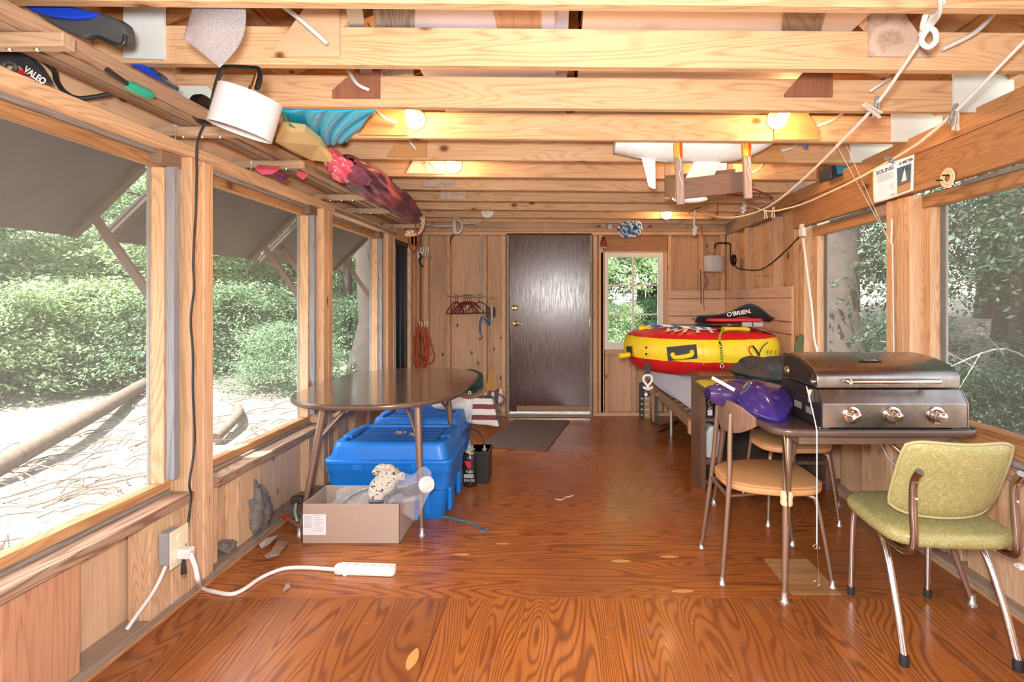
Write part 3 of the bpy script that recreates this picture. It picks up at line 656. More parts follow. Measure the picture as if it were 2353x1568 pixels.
# ---- propped-up shutters outside the left screens
shm = wood('shutter_ply', (.07, .06, .05), (.04, .033, .028), 'x', s=.5, knots=0, bands=6, var=.05); bat = wood('shutter_batten', (.11, .08, .055), (.07, .05, .03), 'x', knots=0)
BRC = plain('brace_paint', (.16, .10, .085), .7, noise=.2)
def sz(x): return 1.925-.98*(-1.80-x)
for i, (a, b_) in enumerate(segs):
    lb = ('nearest', 'middle', 'farthest')[i]
    t = thing('shutter', 'propped plywood window shutter outside the left wall, %s of the three' % lb, 'shutter', (-1.80, (a+b_)/2, 1.9), 0, 'shutters outside the left wall')
    a2 = a; b2 = b_+(.03, .07, .09)[i]
    MB().prism([(-1.80, a2, sz(-1.80)), (-2.15, a2, sz(-2.15)), (-2.15, a2, sz(-2.15)+.018), (-1.80, a2, sz(-1.8)+.018)], (0, b2-a2, 0)).build('panel', shm, t, world=True)
    for y in (a2+.02, b2-.02): MB().bar((-1.83, y, sz(-1.83)-.012), (-2.14, y, sz(-2.14)-.012), .035, .022, (1, 0, 1)).build('batten', bat, t, world=True)
    for y in ((a2+.16,) if i else ())+(b2-.02,):
        MB().bar((-2.06, y, 1.69), (-1.785, y, 1.30), .018, .034, (1, 0, 1)).build('brace', BRC, t, world=True)
# eaves over both sides
ev = struct('trim_eaves')
for x0, x1 in ((-2.05, LX-.13), (RX+.13, 2.3)): piece(ev, 'eave_board', x0, x1, FY, BY+.3, 2.28, 2.30, ply('y'), 0)
for x in (-1.80, 2.04):   # outer cladding strips beside the openings
    pass
# ================================================================== FURNITURE, right side
CHR = plain('chrome', (.72, .71, .70), .16, 1, noise=.12, nscale=60); BRZ = plain('bronze_paint', (.30, .19, .135), .34, .55, noise=.15, nscale=80); BLK = plain('black_rubber', (.02, .02, .022), .55)
GLIDE = plain('glide', (.62, .64, .63), .3, .8)
def rrect(x0, x1, y0, y1, r, bow=0, n=6):
    """rounded rectangle outline, sides bowed outward"""
    P = []
    cx, cy_ = (x0+x1)/2, (y0+y1)/2
    for (ax, ay, s) in ((x1-r, y1-r, 0), (x0+r, y1-r, 1), (x0+r, y0+r, 2), (x1-r, y0+r, 3)):
        for k in range(n+1):
            a = (s+k/n)*PI/2; P.append([ax+r*math.cos(a), ay+r*math.sin(a)])
        # subdivide the following side for the bow
        nx = {0: (x0+r, y1), 1: (x0, y0+r), 2: (x1-r, y0), 3: (x1, y1-r)}[s]; last = P[-1][:]
        for k in range(1, 6): P.append([last[0]+(nx[0]-last[0])*k/6, last[1]+(nx[1]-last[1])*k/6])
    for p in P:
        u, v = (p[0]-cx)/((x1-x0)/2), (p[1]-cy_)/((y1-y0)/2)
        p[0] += bow*u*(1-v*v); p[1] += bow*v*(1-u*u)
    return P
def slab(poly, z0, z1, r=.006):
    """edge-rounded slab as rings"""
    mb = MB(); n = len(poly); cx = sum(p[0] for p in poly)/n; cy_ = sum(p[1] for p in poly)/n
    def ring(off, z):
        out = []
        for i, p in enumerate(poly):
            a, b = poly[i-1], poly[(i+1) % n]; t = Vector((b[0]-a[0], b[1]-a[1], 0))
            nn = Vector((t.y, -t.x, 0)).normalized() if t.length > 1e-9 else Vector((0, 0, 0)); out.append(Vector((p[0], p[1], z))-nn*off)
        return out
    rings = [ring(r, z0), ring(r*.3, z0+r*.3), ring(0, z0+r), ring(0, z1-r), ring(r*.3, z1-r*.3), ring(r, z1)]
    vs = sum(rings, []); m = len(rings)
    fs = [(i*n+k, i*n+(k+1) % n, (i+1)*n+(k+1) % n, (i+1)*n+k) for i in range(m-1) for k in range(n)]
    fs += [tuple(range(n))[::-1], tuple((m-1)*n+k for k in range(n))]
    return mb.add(vs, fs)
TOPW = wood('walnut_top', (.135, .082, .058), (.05, .030, .022), 'y', s=.8, knots=0, rough=.2, coat=.75, bands=9)
TOPL = wood('light_walnut_top', (.20, .13, .095), (.085, .05, .036), 'y', s=.7, knots=0, rough=.16, coat=1, bands=7)
EDGE = plain('metal_edge_band', (.13, .085, .065), .3, .3)
def dining_table(name, label, cx, cy_, hx, hy, H, legs, bow, matt, r, apron=True):
    """legs: (foot x, foot y, top x, top y) relative to the table centre"""
    t = thing(name, label, 'table', (cx, cy_, 0))
    P = rrect(-hx, hx, -hy, hy, r, bow)
    slab(P, H-.030, H-.001, .007).build('edge_band', EDGE, t, smooth=50)
    slab([(x*.985, y*.99) for x, y in P], H-.004, H, .001).build('tabletop', matt, t)
    if apron: MB().box(-hx*.72, hx*.72, -hy*.92, hy*.8, H-.075, H-.031).build('apron', walnut('x'), t, bevel=.004)
    for fx, fy, tx, ty in legs:
        f, p = Vector((fx, fy, .014)), Vector((tx, ty, H-.035))
        k = p.lerp(f, .5)
        lg = MB().tube([p, k, f], [.0215, .0175, .0105], 16).build('leg', BRZ, t, smooth=50)
        MB().lathe([(.012, .045), (.013, .012), (.020, .004), (.020, 0), (0, 0)], (fx, fy, 0), n=16).build('glide', GLIDE, lg, smooth=40)
        q_ = p.lerp(f, .30); MB().tube([q_, (tx*.55, ty+(.13 if ty < 0 else -.13), H-.045)], [.011, .012], 10).build('brace', BRZ, t, smooth=50)
    return t
t2 = dining_table('dining_table', 'walnut laminate dining table with bronze legs carrying the steel grill', 1.30, 2.785, .430, .67, .775,
    [(-.337, -.54, -.27, -.42), (.455, -.56, .27, -.42), (-.322, .541, -.27, .42), (.446, .50, .27, .42)], .012, TOPW, .085)
p_, f_ = Vector((-.27, -.42, .74)), Vector((-.337, -.54, .014)); c_ = p_.lerp(f_, .44)
MB().lathe([(.022, -.03), (.027, -.02), (.025, 0), (.029, .012), (.026, .03), (.022, .034)], c_, p_-f_, 12).build('tape_wrap', plain('masking_tape', (.75, .60, .36), .7, bump=.4), t2, smooth=40)
brs = plain('worn_brass', (.45, .33, .19), .22, 1)
MB().tube([(p_.lerp(f_, .06)+Vector((-.028, -.02, 0))), p_.lerp(f_, .30)+Vector((-.012, -.025, 0)), p_.lerp(f_, .58)+Vector((0, -.022, 0))], [.012, .016, .003], 8, flat=.4).build('metal_splint', brs, t2, smooth=50)
# ---- orange dinette chairs
ORG = plain('orange_vinyl', (.66, .33, .135), .42, noise=.06, nscale=40, bump=.08)
BKP = wood('backrest_walnut', (.33, .20, .135), (.17, .095, .06), 'z', s=1.2, knots=0, rough=.35, coat=.3)
def orange_chair(label, loc, rz, grp):
    """faces local +x; origin at floor under the seat centre"""
    t = thing('dinette_chair', label, 'chair', loc, rz, grp); H = .455
    P = rrect(-.20, .215, -.20, .20, .09, .02)
    P = [(x, y*(1.0 if x > 0 else 1-.22*(-x/.2))) for x, y in P]
    slab(P, H-.042, H, .012).build('seat', ORG, t, smooth=50)
    slab([(x*1.004, y*1.004) for x, y in P], H-.012, H-.006, .002).build('piping', plain('orange_piping', (.45, .2, .08), .5), t, smooth=50)
    for s in (-1, 1):
        lg = MB().tube(smooth_path([(.06, .10*s, H-.05), (.155, .155*s, H-.058), (.185, .175*s, H-.11), (.235, .205*s, .012)], 5), [.0115]*8+[.0115-.0005*k for k in range(8)], 12).build('leg', BRZ, t, smooth=50)
        MB().lathe([(.009, .035), (.010, .012), (.016, .004), (.016, 0), (0, 0)], (.235, .205*s, 0), n=14).build('glide', GLIDE, lg, smooth=40)
        top = Vector((-.192, .10*s, .765)); mid = Vector((-.212, .135*s, .42)); ft = Vector((-.255, .175*s, .012))
        lg = MB().tube(smooth_path([top, (-.200, .112*s, .62), mid, ft], 5), [.0125]*11+[.0115, .011, .0105, .010, .0095], 12).build('leg', BRZ, t, smooth=50)
        MB().lathe([(.009, .035), (.010, .012), (.016, .004), (.016, 0), (0, 0)], (-.255, .175*s, 0), n=14).build('glide', GLIDE, lg, smooth=40)
        MB().tube([(-.216, .128*s, .385), (.0, .12*s, .40)], .011, 8, flat=.6).build('side_rail', BRZ, t, smooth=50)
    MB().tube([(-.214, -.13, .385), (-.214, .13, .385)], .010, 8).build('cross_rail', BRZ, t, smooth=50)
    def bk(u, v):
        y = -.25+.50*u; a = (2*u-1); wv = math.sqrt(max(0, 1-abs(a)**3.2)) if True else 1
        top, bot = .835-.018*a*a-.02, .69-.045*(1-a*a)+.03
        top = .825-.010*abs(a)**4*5; bot = .665+.075*abs(a)**2.5
        z = bot+(top-bot)*v
        return (-.195+.075*a*a-(z-.7)*.10, y, z)
    MB().grid(bk, 17, 6).build('backrest', BKP, t, smooth=60, solid=.012, bevel=.003)
    return t
orange_chair('orange vinyl dinette chair with walnut back, at the left edge of the grill table', (.995, 2.565, 0), R(0), 'orange dinette chairs')
orange_chair('orange vinyl dinette chair tucked under the grill table behind the first one', (1.40, 3.24, 0), R(-90), 'orange dinette chairs')
# ---- green brocade chair, seen from behind
def brocade():
    q = NT('green_brocade_vinyl'); b = q.b; b.inputs['Roughness'].default_value = .3
    v = q.coords((1, 1, 1), False); n = q.noise(v, 24, 2, 2.2, .5)
    f = q.ramp(q.math('SINE', q.math('MULTIPLY', n, 30)), [(.45, 0), (.6, 1)])
    c = q.mix(f, (.34, .30, .115), (.42, .385, .175)); q.l(c, b.inputs['Base Color'])
    q.l(q.ramp(f, [(0, .25), (1, .45)]), b.inputs['Roughness']); q.bump(f, .25, .001); return q.m
GB = brocade()
gc = thing('kitchen_chair', 'green brocade vinyl chair with chrome tube legs, turned away in the near right corner', 'chair', (1.43, 2.06, 0), R(-4))
H = .47
slab([(x*(1 if y > 0 else 1-.0*y), y) for x, y in rrect(-.215, .215, -.21, .215, .085, .015)], H-.055, H, .02).build('seat', GB, gc, smooth=60)
def bkr(u, v, off=0):
    a, b_ = 2*u-1, 2*v-1
    k = (1-abs(a)**5)*(1-abs(b_)**5); x = .190*a*(1-.05*(b_**4)); z = .645+.150*b_*(1-.16*abs(a)**6)+.012*a*a
    return (x, -.150-.035*(1-a*a)-.055*b_+off*k**.5, z+.0)
gb = MB().grid(lambda u, v: bkr(u, v, -.022), 21, 15); gb.grid(lambda u, v: bkr(u, v, .022), 21, 15)
gb.build('backrest', GB, gc, smooth=70)
MB().tube([Vector(bkr(*p)) for p in [(k/16, 0) for k in range(16)]+[(1, k/10) for k in range(10)]+[(1-k/16, 1) for k in range(16)]+[(0, 1-k/10) for k in range(10)]], .006, 8, closed=True).build('piping', plain('green_piping', (.42, .38, .18), .4), gc, smooth=60)
for s in (-1, 1):
    a = smooth_path([(.16*s, .14, H-.075), (.175*s, -.10, H-.078), (.178*s, -.205, H-.068), (.172*s, -.238, H-.02), (.170*s, -.228, .58), (.168*s, -.232, .66), (.166*s, -.262, .705)], 6)
    bt = MB().tube(a, .0135, 14).build('back_tube', plain('worn_chrome_brown', (.42, .37, .34), .22, 1, noise=.2), gc, smooth=60)
    for z in (.60, .665): MB().lathe([(.0, .006), (.007, .004), (.007, 0)], (.168*s, -.243, z), (0, -1, .1), n=10).build('screw', CHR, bt, smooth=50)
    lg = MB().tube(smooth_path([(.15*s, .16, H-.07), (.165*s, .02, H-.075), (.178*s, -.07, .35), (.187*s, -.15, .20), (.192*s, -.212, .035)], 7), .0135, 14).build('leg', CHR, gc, smooth=60)
    MB().lathe([(.0145, .04), (.0165, .03), (.0165, 0), (0, 0)], (.192*s, -.214, 0), n=14).build('rubber_foot', BLK, lg, smooth=40)
    lg = MB().tube(smooth_path([(.05*s, .18, H-.07), (.145*s, .205, H-.078), (.158*s, .228, H-.13), (.162*s, .240, .03)], 6), .0125, 14).build('leg', CHR, gc, smooth=60)
    MB().lathe([(.0135, .035), (.0155, .028), (.0155, 0), (0, 0)], (.162*s, .240, 0), n=14).build('rubber_foot', BLK, lg, smooth=40)
MB().tube([(-.15, .16, H-.07), (.15, .16, H-.07)], .011, 10).build('seat_rail', CHR, gc, smooth=50)
# ---- table-top grill
def steel():
    q = NT('grill_steel'); b = q.b; b.inputs['Metallic'].default_value = 1
    n = q.noise(q.coords((1.5, 60, 60), False), 4, 4); d_ = q.noise(q.coords((1, 1, 1), False), 6, 6, .3, .7)
    q.l(q.mix(q.ramp(d_, [(.45, 0), (.75, 1)]), (.34, .30, .27), (.22, .17, .14)), b.inputs['Base Color'])
    q.l(q.ramp(d_, [(.3, .2), (.8, .42)]), b.inputs['Roughness']); q.bump(n, .05, .001); return q.m
ST = steel(); STD = plain('dark_steel', (.07, .06, .055), .4, .8, noise=.25, nscale=9)
gz = .776
gr = thing('tabletop_grill', 'stainless steel three burner gas grill with lid standing on the walnut table', 'grill', (1.345, 2.29, gz))
x0, x1 = -.290, .297
def yz(pts): return [(x0, y, z) for y, z in pts]
fr = [(-.185, .008), (-.185, .105), (-.150, .158), (.19, .158), (.19, .008)]
MB().prism(yz(fr), (x1-x0, 0, 0)).build('firebox', ST, gr, bevel=.003)
MB().prism([(x0-.004, y*1.01, z) for y, z in fr], (.006, 0, 0)).build('side_plate', STD, gr, bevel=.001); MB().prism([(x1-.002, y*1.01, z) for y, z in fr], (.006, 0, 0)).build('side_plate', ST, gr, bevel=.001)
lid = [(-.152, .163), (-.156, .205)]+[(-.156+.30*(1-math.cos(t)), .205+.078*math.sin(t)) for t in [PI/2*k/8 for k in range(1, 9)]]+[(.175, .272), (.188, .163)]
ld = MB().prism([(x0-.006, y, z) for y, z in lid], (x1-x0-.0, 0, 0)).build('lid', ST, gr, smooth=35, bevel=.004)
ins = [(y*.82+.005, (z-.163)*.80+.172) for y, z in lid]
MB().prism([(x0-.010, y, z) for y, z in ins], (.005, 0, 0)).build('lid_side_panel', STD, ld, bevel=.003)
hd = MB().tube(smooth_path([(-.17, -.160, .192), (-.17, -.196, .196), (-.158, -.203, .197), (.148, -.203, .197), (.16, -.196, .196), (.16, -.160, .192)], 4), .0105, 12).build('handle', plain('polished', (.78, .77, .75), .12, 1), ld, smooth=60)
bd = MB().box(-.048, .048, -.0012, .0012, -.010, .010)
bdo = bd.build('badge', plain('badge_black', (.03, .03, .03), .3), ld, bevel=.004); bdo.location = (-.02, -.058, .2665); bdo.rotation_euler = (R(-76), 0, 0)
tx = text('lettering', 'NXR', (0, 0, 0), .017, plain('badge_silver', (.7, .7, .7), .3, .8), bdo); tx.location = (0, -.0016, 0); tx.scale = (1.5, 1, 1)
for k in (-.172, -.008, .168):
    kb = MB().lathe([(.0, -.001), (.034, -.001), (.034, .004), (.026, .007), (.025, .022), (.022, .026), (.019, .040), (.0, .042)], (k, -.187, .060), (0, -1, 0), 28).build('burner_knob', plain('knob_chrome', (.80, .80, .80), .10, 1), gr, smooth=35)
    MB().box(k-.0025, k+.0025, -.231, -.226, .068, .076).build('red_mark', plain('red_mark', (.8, .02, .02), .4), kb)
sl = MB()
for k in range(7): sl.box(x0-.0065, x0-.003, .05-.010*k, .054-.010*k, .050, .078); 
for k in range(7): sl.box(x0-.0065, x0-.003, -.06-.010*k, -.056-.010*k, .045, .073)
sl.build('vent_slots', plain('slot_light', (.30, .28, .26), .4, .5), gr, kind='stuff')
MB().lathe([(0, .01), (.012, .008), (.012, 0)], (x0-.004, -.115, .185), (-1, 0, 0), n=14).build('lid_bolt', CHR, gr, smooth=40); MB().lathe([(0, .014), (.02, .01), (.024, 0)], (x0-.004, .12, .2), (-1, 0, 0), n=16).build('lid_bolt', CHR, gr, smooth=40)
MB().box(x0-.03, x0-.004, -.13, -.122, .10, .155).build('latch', CHR, gr, bevel=.002)
for sx in (-1, 1):
    for yy in (-.14, .14): MB().box(sx*.27-.02, sx*.27+.02, yy-.02, yy+.02, 0, .010).build('foot', GLIDE, gr, bevel=.002)
tag(MB().box(1.05, 1.70, 2.125, 2.46, .7752, .7758).build('grease_mat', plain('black_mat', (.02, .02, .02), .5)), 'black mat under the steel grill on the walnut table', 'mat')
# string hanging from the grill
ln = smooth_path([at(1853, 888, 2.10), at(1866, 940, 2.09), at(1876, 985, 2.085), at(1877, 1010, 2.08), at(1877, 1130, 2.08), at(1877, 1252, 2.08)], 4)
sg = thing('leader_string', 'thin string with small wire rings hanging from the grill over the table edge', 'string', (ln[-1].x, ln[-1].y, .2))
STRG = plain('string_white', (.72, .72, .70), .6)
MB().tube(ln, .0022, 6).build('string', STRG, sg, world=True, smooth=60)
def ring(c, r, ax, n=16): 
    u, w_ = frame_of(Vector(ax)); c = Vector(c); return [c+u*r*math.cos(2*PI*k/n)+w_*r*math.sin(2*PI*k/n) for k in range(n)]
for (px, py, r) in ((1873, 1257, .008), (1880, 1258, .006), (1877, 1340, .012)): MB().tube(ring(at(px, py, 2.08), r, (0, 1, 0)), .0014, 6, closed=True).build('wire_ring', CHR, sg, world=True, smooth=60)
MB().tube([at(1878, 1262, 2.08), at(1882, 1325, 2.08), at(1881, 1340, 2.08)], .0010, 5).build('wire', CHR, sg, world=True)
# ---- bookcase
wn = walnut('z'); wnx = walnut('x'); bx0, bx1, by0, by1 = .957, 1.845, 3.56, 3.83
bk = thing('bookcase', 'low dark walnut laminate bookcase standing against the end of the bed', 'bookcase', ((bx0+bx1)/2, (by0+by1)/2, 0))
for xa in (bx0, bx1-.034): MB().box(xa, xa+.034, by0, by1, 0, .752).build('side_panel', wn, bk, world=True, bevel=.001)
MB().box(bx0-.005, bx1, by0-.005, by1, .753, .785).build('top_panel', wnx, bk, world=True, bevel=.001)
for z in (.045, .175, .47): MB().box(bx0+.034, bx1-.034, by0+.006, by1, z, z+.022).build('shelf', wnx, bk, world=True)
MB().box(bx0+.034, bx1-.034, by1-.008, by1, .01, .752).build('back_panel', plain('dark_back', (.03, .022, .02), .7), bk, world=True)
# things on the shelves
wl_ = plain('print_white', (.75, .76, .75), .5); 
def can(name, label, cat, x, y, z, r, h, m, grp=None):
    t = thing(name, label, cat, (x, y, z), 0, grp)
    MB().lathe([(0, 0), (r, 0), (r, h*.86), (r*.7, h*.93), (r*.35, h*.95), (r*.35, h), (0, h)], n=18).build('body', m, t, smooth=40)
    return t
blkb = plain('black_pack', (.025, .028, .03), .4)
for k, (x, lb) in enumerate(((1.03, 'tall black carton with white print on the bookcase shelf beside its left side panel'), (1.085, 'tall black carton with white print on the bookcase shelf, second from the side panel'))):
    t = thing('carton', lb, 'carton', (x, 3.68, .493), 0, 'black cartons in the bookcase')
    MB().box(-.024, .024, -.08, .05, 0, .20-.01*k).build('body', blkb, t, bevel=.002)
    text('lettering', ('110', 'Oil')[k] if False else ('TC-W', 'OIL')[k], (x, 3.599, .58), .045, wl_, t, rot=(PI/2, PI/2, 0))
    MB().box(-.016, .016, -.0815, -.0805, .012, .05).build('print_block', wl_, t)
jg = thing('jug', 'white plastic jug on the low shelf of the bookcase', 'jug', (1.075, 3.68, .198))
MB().prism([(-.06, -.05, 0), (.06, -.05, 0), (.062, -.05, .13), (.03, -.05, .21), (-.03, -.05, .23), (-.06, -.05, .18)], (0, .12, 0)).build('body', plain('milky_plastic', (.72, .78, .79), .35), jg, bevel=.015, smooth=60, seg=3)
MB().lathe([(0, .018), (.018, .018), (.02, 0)], (.03, -.045, .15), (.4, -1, .4), n=16).build('cap', wl_, jg, smooth=40)
tissue = plain('tissue', (.82, .83, .84), .8)
def crumple(name, c, r, sd, m, lb, cat, flat=.6):
    rr = random.Random(sd); ph = [rr.random()*6 for _ in range(6)]
    o = MB().sphere(c, (r, r*.8, r*flat), 14, 9, lambda d: 1+.22*math.sin(5*d.x+ph[0])*math.sin(6*d.y+ph[1])+.15*math.sin(11*d.z+ph[2]+4*d.x)).build(name, m, smooth=30)
    return tag(o, lb, cat)
crumple('paper_scrap', (1.62, 3.66, .222), .032, 2, tissue, 'crumpled white paper on the low bookcase shelf', 'paper')
crumple('paper_scrap', (1.89, 3.15, .058), .03, 5, tissue, 'crumpled white paper on the wall plate behind the green chair', 'paper')
# ---- bed
bd_ = thing('bed', 'low single bed frame on tapered wooden legs against the right wall', 'bed', (1.40, 4.8, 0))
lgw = wood('bed_pine', (.50, .30, .17), (.30, .16, .08), 'z', knots=0, rough=.4, coat=.2); lgy = wood('bed_pine', (.36, .22, .13), (.22, .12, .06), 'y', knots=0, rough=.4, coat=.2)
for xa in (.99, 1.78): MB().box(xa, xa+.03, 3.90, 5.72, .31, .40).build('side_rail', lgy, bd_, world=True)
for ya in (3.87, 5.70): MB().box(.98, 1.81, ya, ya+.03, .31, .40).build('end_rail', lgw, bd_, world=True)
for xx, yy in ((1.01, 3.90), (1.79, 3.90), (1.0, 5.60), (1.78, 5.60)):
    MB().tube([(xx, yy, .31), (xx, yy, 0)], [.036, .019], 4).build('leg', lgw, bd_, world=True, bevel=.003)
    MB().tube([(xx-.012, yy-.0, .405), (xx-.012, yy, .305)], [.05, .05], 12).build('corner_block', lgw, bd_, world=True, smooth=50)
MB().tube([(1.06, 5.0, .0), (1.06, 5.0, .31)], .012, 10).build('support_leg', plain('pale_metal', (.6, .66, .7), .4, .3), bd_, world=True, smooth=60)
for k in range(10): MB().box(1.02, 1.78, 3.98+k*.175, 4.05+k*.175, .39, .402).build('slat', lgw, bd_, world=True)
def mat_fn(u, v):
    """cross-section ring u, length v"""
    a = 2*PI*u; e = .30; cx_ = abs(math.cos(a))**e*math.copysign(1, math.cos(a)); cz = abs(math.sin(a))**e*math.copysign(1, math.sin(a))
    hx = .405; y = 3.865+1.86*v; endk = (1-abs(2*v-1)**30)**.25
    xs = 1.435-.10*(v)+.0; w_ = math.sin(a*9+v*14)*.003*(1-abs(2*v-1)**8)
    return (xs+(cx_*hx+w_)*(.93+.07*endk), y, .555+(cz*.148+.006*math.sin(v*9+u*20))*(.6+.4*endk))
mt = MB().grid(mat_fn, 64, 40, cu=True); nv = 40
mt.add([mat_fn(k/64, 0) for k in range(64)], [tuple(range(64))]); mt.add([mat_fn(k/64, 1) for k in range(64)], [tuple(range(64))])
shm_ = plain('white_sheet', (.72, .75, .80), .8, noise=.02, bump=.25, nscale=8)
tag(mt.build('mattress', shm_, smooth=60), 'thick mattress in a wrinkled white fitted sheet on the low bed', 'mattress')
# black cable and light bits under the bed
tag(rope('cable', [onz(1497, 972, .008), onz(1520, 978, .008), onz(1560, 968, .008), onz(1530, 985, .008), onz(1512, 993, .008)], .006, BLK), 'black cable lying on the floor under the bed', 'cable')
for nm, x, m, lb in (('book_box', zx(1472), plain('dark_print', (.05, .06, .06), .4), 'dark printed box standing by the back wall under the bed, farthest left'), ('book_box', zx(1484), plain('warm_print', (.50, .30, .16), .5, noise=.5, nscale=30), 'box with an orange printed picture by the back wall under the bed'), ('book_box', zx(1500), plain('green_print', (.08, .16, .14), .5, noise=.6, nscale=40), 'dark green printed box by the back wall behind the bed leg')):
    wd = .022 if x < zx(1475) else .036
    t = thing(nm, lb, 'box', (x, 5.77, 0), 0, 'printed boxes under the bed')
    MB().box(-wd, wd, -.03, .05, .0, .30 if wd > .03 else .38).build('body', m, t, bevel=.002)
    for k in range(4): MB().box(-wd*.7, wd*.5, -.0312, -.0302, .03+.06*k, .045+.06*k).build('print_block', wl_ if k % 2 else plain('print_yellow', (.7, .6, .15), .5), t)
t = thing('tin', 'small round steel tin beside the printed boxes under the bed', 'tin', (zx(1483), 5.72, .235)); MB().lathe([(0, 0), (.03, 0), (.03, .012), (0, .014)], (0, 0, .03), (0, -1, .15), n=18).build('lid', plain('steel', (.7, .7, .7), .2, 1), t, smooth=40)
# ---- towable tube
def tube_mat():
    q = NT('towable_cover'); b = q.b; b.inputs['Roughness'].default_value = .42
    tc = q.n('TexCoord'); sp = q.n('SeparateXYZ'); q.l(tc.outputs['Object'], sp.inputs[0]); z = sp.outputs[2]
    n = q.noise(q.coords((1, 1, .35), False), 34, 3); wv = q.noise(q.coords((1, 1, 1), False), 9, 2)
    zz_ = q.math('ADD', z, q.math('MULTIPLY', wv, .012))
    m1 = q.math('GREATER_THAN', zz_, .137); m2 = q.math('LESS_THAN', zz_, .302); y_ = q.math('MULTIPLY', m1, m2)
    q.l(q.mix(y_, (.62, .012, .016), (.86, .66, .02)), b.inputs['Base Color']); q.bump(n, .35, .006); return q.m
TC = Vector((1.188, 4.47, .708)); TR_, TH = .645, .355
tb = thing('towable_tube', 'red and yellow inflatable towable tube lying on the mattress', 'tube', TC)
def tbf(u, v):
    a = 2*PI*u
    # profile: bottom centre -> side -> top rim -> dished top
    prof = [(0, .03), (.30, .02), (.50, .012), (.58, .05), (.628, .11), (.645, .18), (.640, .24), (.615, .29), (.565, .328), (.48, .352), (.40, .348), (.33, .322), (.25, .30), (0, .295)]
    s = v*(len(prof)-1); i = min(int(s), len(prof)-2); t = s-i
    r = prof[i][0]*(1-t)+prof[i+1][0]*t; z = prof[i][1]*(1-t)+prof[i+1][1]*t
    r += .006*math.sin(a*46)*math.exp(-((z-.13)/.02)**2)+.006*math.sin(a*40+1)*math.exp(-((z-.30)/.02)**2)
    return (r*math.cos(a), r*math.sin(a), z)
MB().grid(tbf, 110, 40, cu=True).build('cover', tube_mat(), tb, smooth=70)
YL = plain('yellow_webbing', (.86, .66, .02), .5, bump=.2); NB = plain('black_nylon', (.025, .03, .04), .6, noise=.2, bump=.2, nscale=60); RED = plain('red_nylon', (.62, .012, .016), .5)
def on_tube(px, py):     # nearest hit of the pixel's ray with the tube's side cylinder
    d_ = Vector(((px-VX)/F, 1, (VY-py)/F)); ox, oy = -TC.x, -TC.y
    A = d_.x**2+1; B = 2*(d_.x*ox+oy); Cc = ox*ox+oy*oy-(TR_+.004)**2; D = B*B-4*A*Cc
    s = (-B-math.sqrt(max(D, 0)))/(2*A); p = Vector((0, 0, EYE))+d_*s; return p
def patch(name, pts, mat, off=.004, parent=tb):
    """pixel outline laid onto the tube's side"""
    P = [on_tube(*p) for p in pts]; mid = sum(P, Vector())/len(P); c = Vector((TC.x, TC.y, mid.z)); n = (mid-c).normalized()
    mb = MB(); k = len(P); V0 = [p+(p-Vector((TC.x, TC.y, p.z))).normalized()*off for p in P]
    mb.prism(V0, n*.004); return mb.build(name, mat, parent, world=True)
h1 = patch('handle_patch', [(1532, 798), (1600, 791), (1603, 824), (1536, 830)], NB)
pa, pb_ = on_tube(1544, 817), on_tube(1589, 812)
MB().tube(smooth_path([pa+Vector((0, -.01, .012)), pa+Vector((.02, -.04, -.012)), pb_+Vector((-.02, -.04, -.012)), pb_+Vector((0, -.01, .012))], 5), .018, 12).build('handle_grip', YL, h1, world=True, smooth=70)
h2 = patch('handle_patch', [(1441, 796), (1453, 796), (1453, 824), (1443, 822)], NB); c = on_tube(1446, 815)
MB().tube([c+Vector((.0, -.02, .0)), c+Vector((-.085, -.05, -.008))], .022, 12).build('handle_grip', YL, h2, world=True, smooth=70)
cT = TC+Vector((.19, -.34, .345))
h3 = MB().box(-.13, .13, -.045, .045, -.004, .004).build('handle_patch', NB, tb); h3.location = cT-TC; h3.rotation_euler = (R(8), 0, R(-4))
MB().tube(smooth_path([cT+Vector((-.10, -.01, .01)), cT+Vector((-.06, -.02, .028)), cT+Vector((.06, -.02, .028)), cT+Vector((.10, -.01, .01))], 5), .022, 12).build('handle_grip', YL, h3, world=False, smooth=70)
h3.children[0].location = (-(cT.x), -(cT.y), -(cT.z))
c = TC+Vector((-.47, -.03, .345)); MB().tube([c+Vector((-.05, 0, 0)), c+Vector((.05, -.02, .005))], .03, 12).build('handle_grip', YL, tb, world=True, smooth=60)
# eyelet marks, brand print, skull-free plain symbols
for py in (799, 814, 829): 
    p = on_tube(1485, py); MB().lathe([(0, .003), (.010, .003), (.010, 0)], p, (p-Vector((TC.x, TC.y, p.z))), n=8).build('printed_dot', NB, tb, world=True)
patch('seam_line', [(1614, 787), (1615.5, 787), (1618, 838), (1616.5, 838)], plain('seam', (.6, .44, .02), .5))
def on_tube_path(name, pts, r, mat): MB().tube(smooth_path([on_tube(*p)+(on_tube(*p)-Vector((TC.x, TC.y, on_tube(*p).z))).normalized()*.003 for p in pts], 6), r, 6, flat=.5).build(name, mat, tb, world=True, smooth=60)
on_tube_path('print_stroke', [(1729, 819), (1721, 806), (1722, 797), (1729, 795)], .006, RED)
on_tube_path('print_stroke', [(1729, 795), (1737, 805), (1744, 818)], .010, NB); on_tube_path('print_stroke', [(1742, 818), (1750, 800), (1763, 787)], .006, NB)
for i, (ch, px) in enumerate((('F', 1762), ('P', 1770), ('S', 1780))):
    p = on_tube(px, 811); n = (p-Vector((TC.x, TC.y, p.z))).normalized()
    text('lettering', ch, p+n*.008, .042, NB, tb, rot=(PI/2, 0, math.atan2(n.x, -n.y)), bold=.0006, sx=1.1)
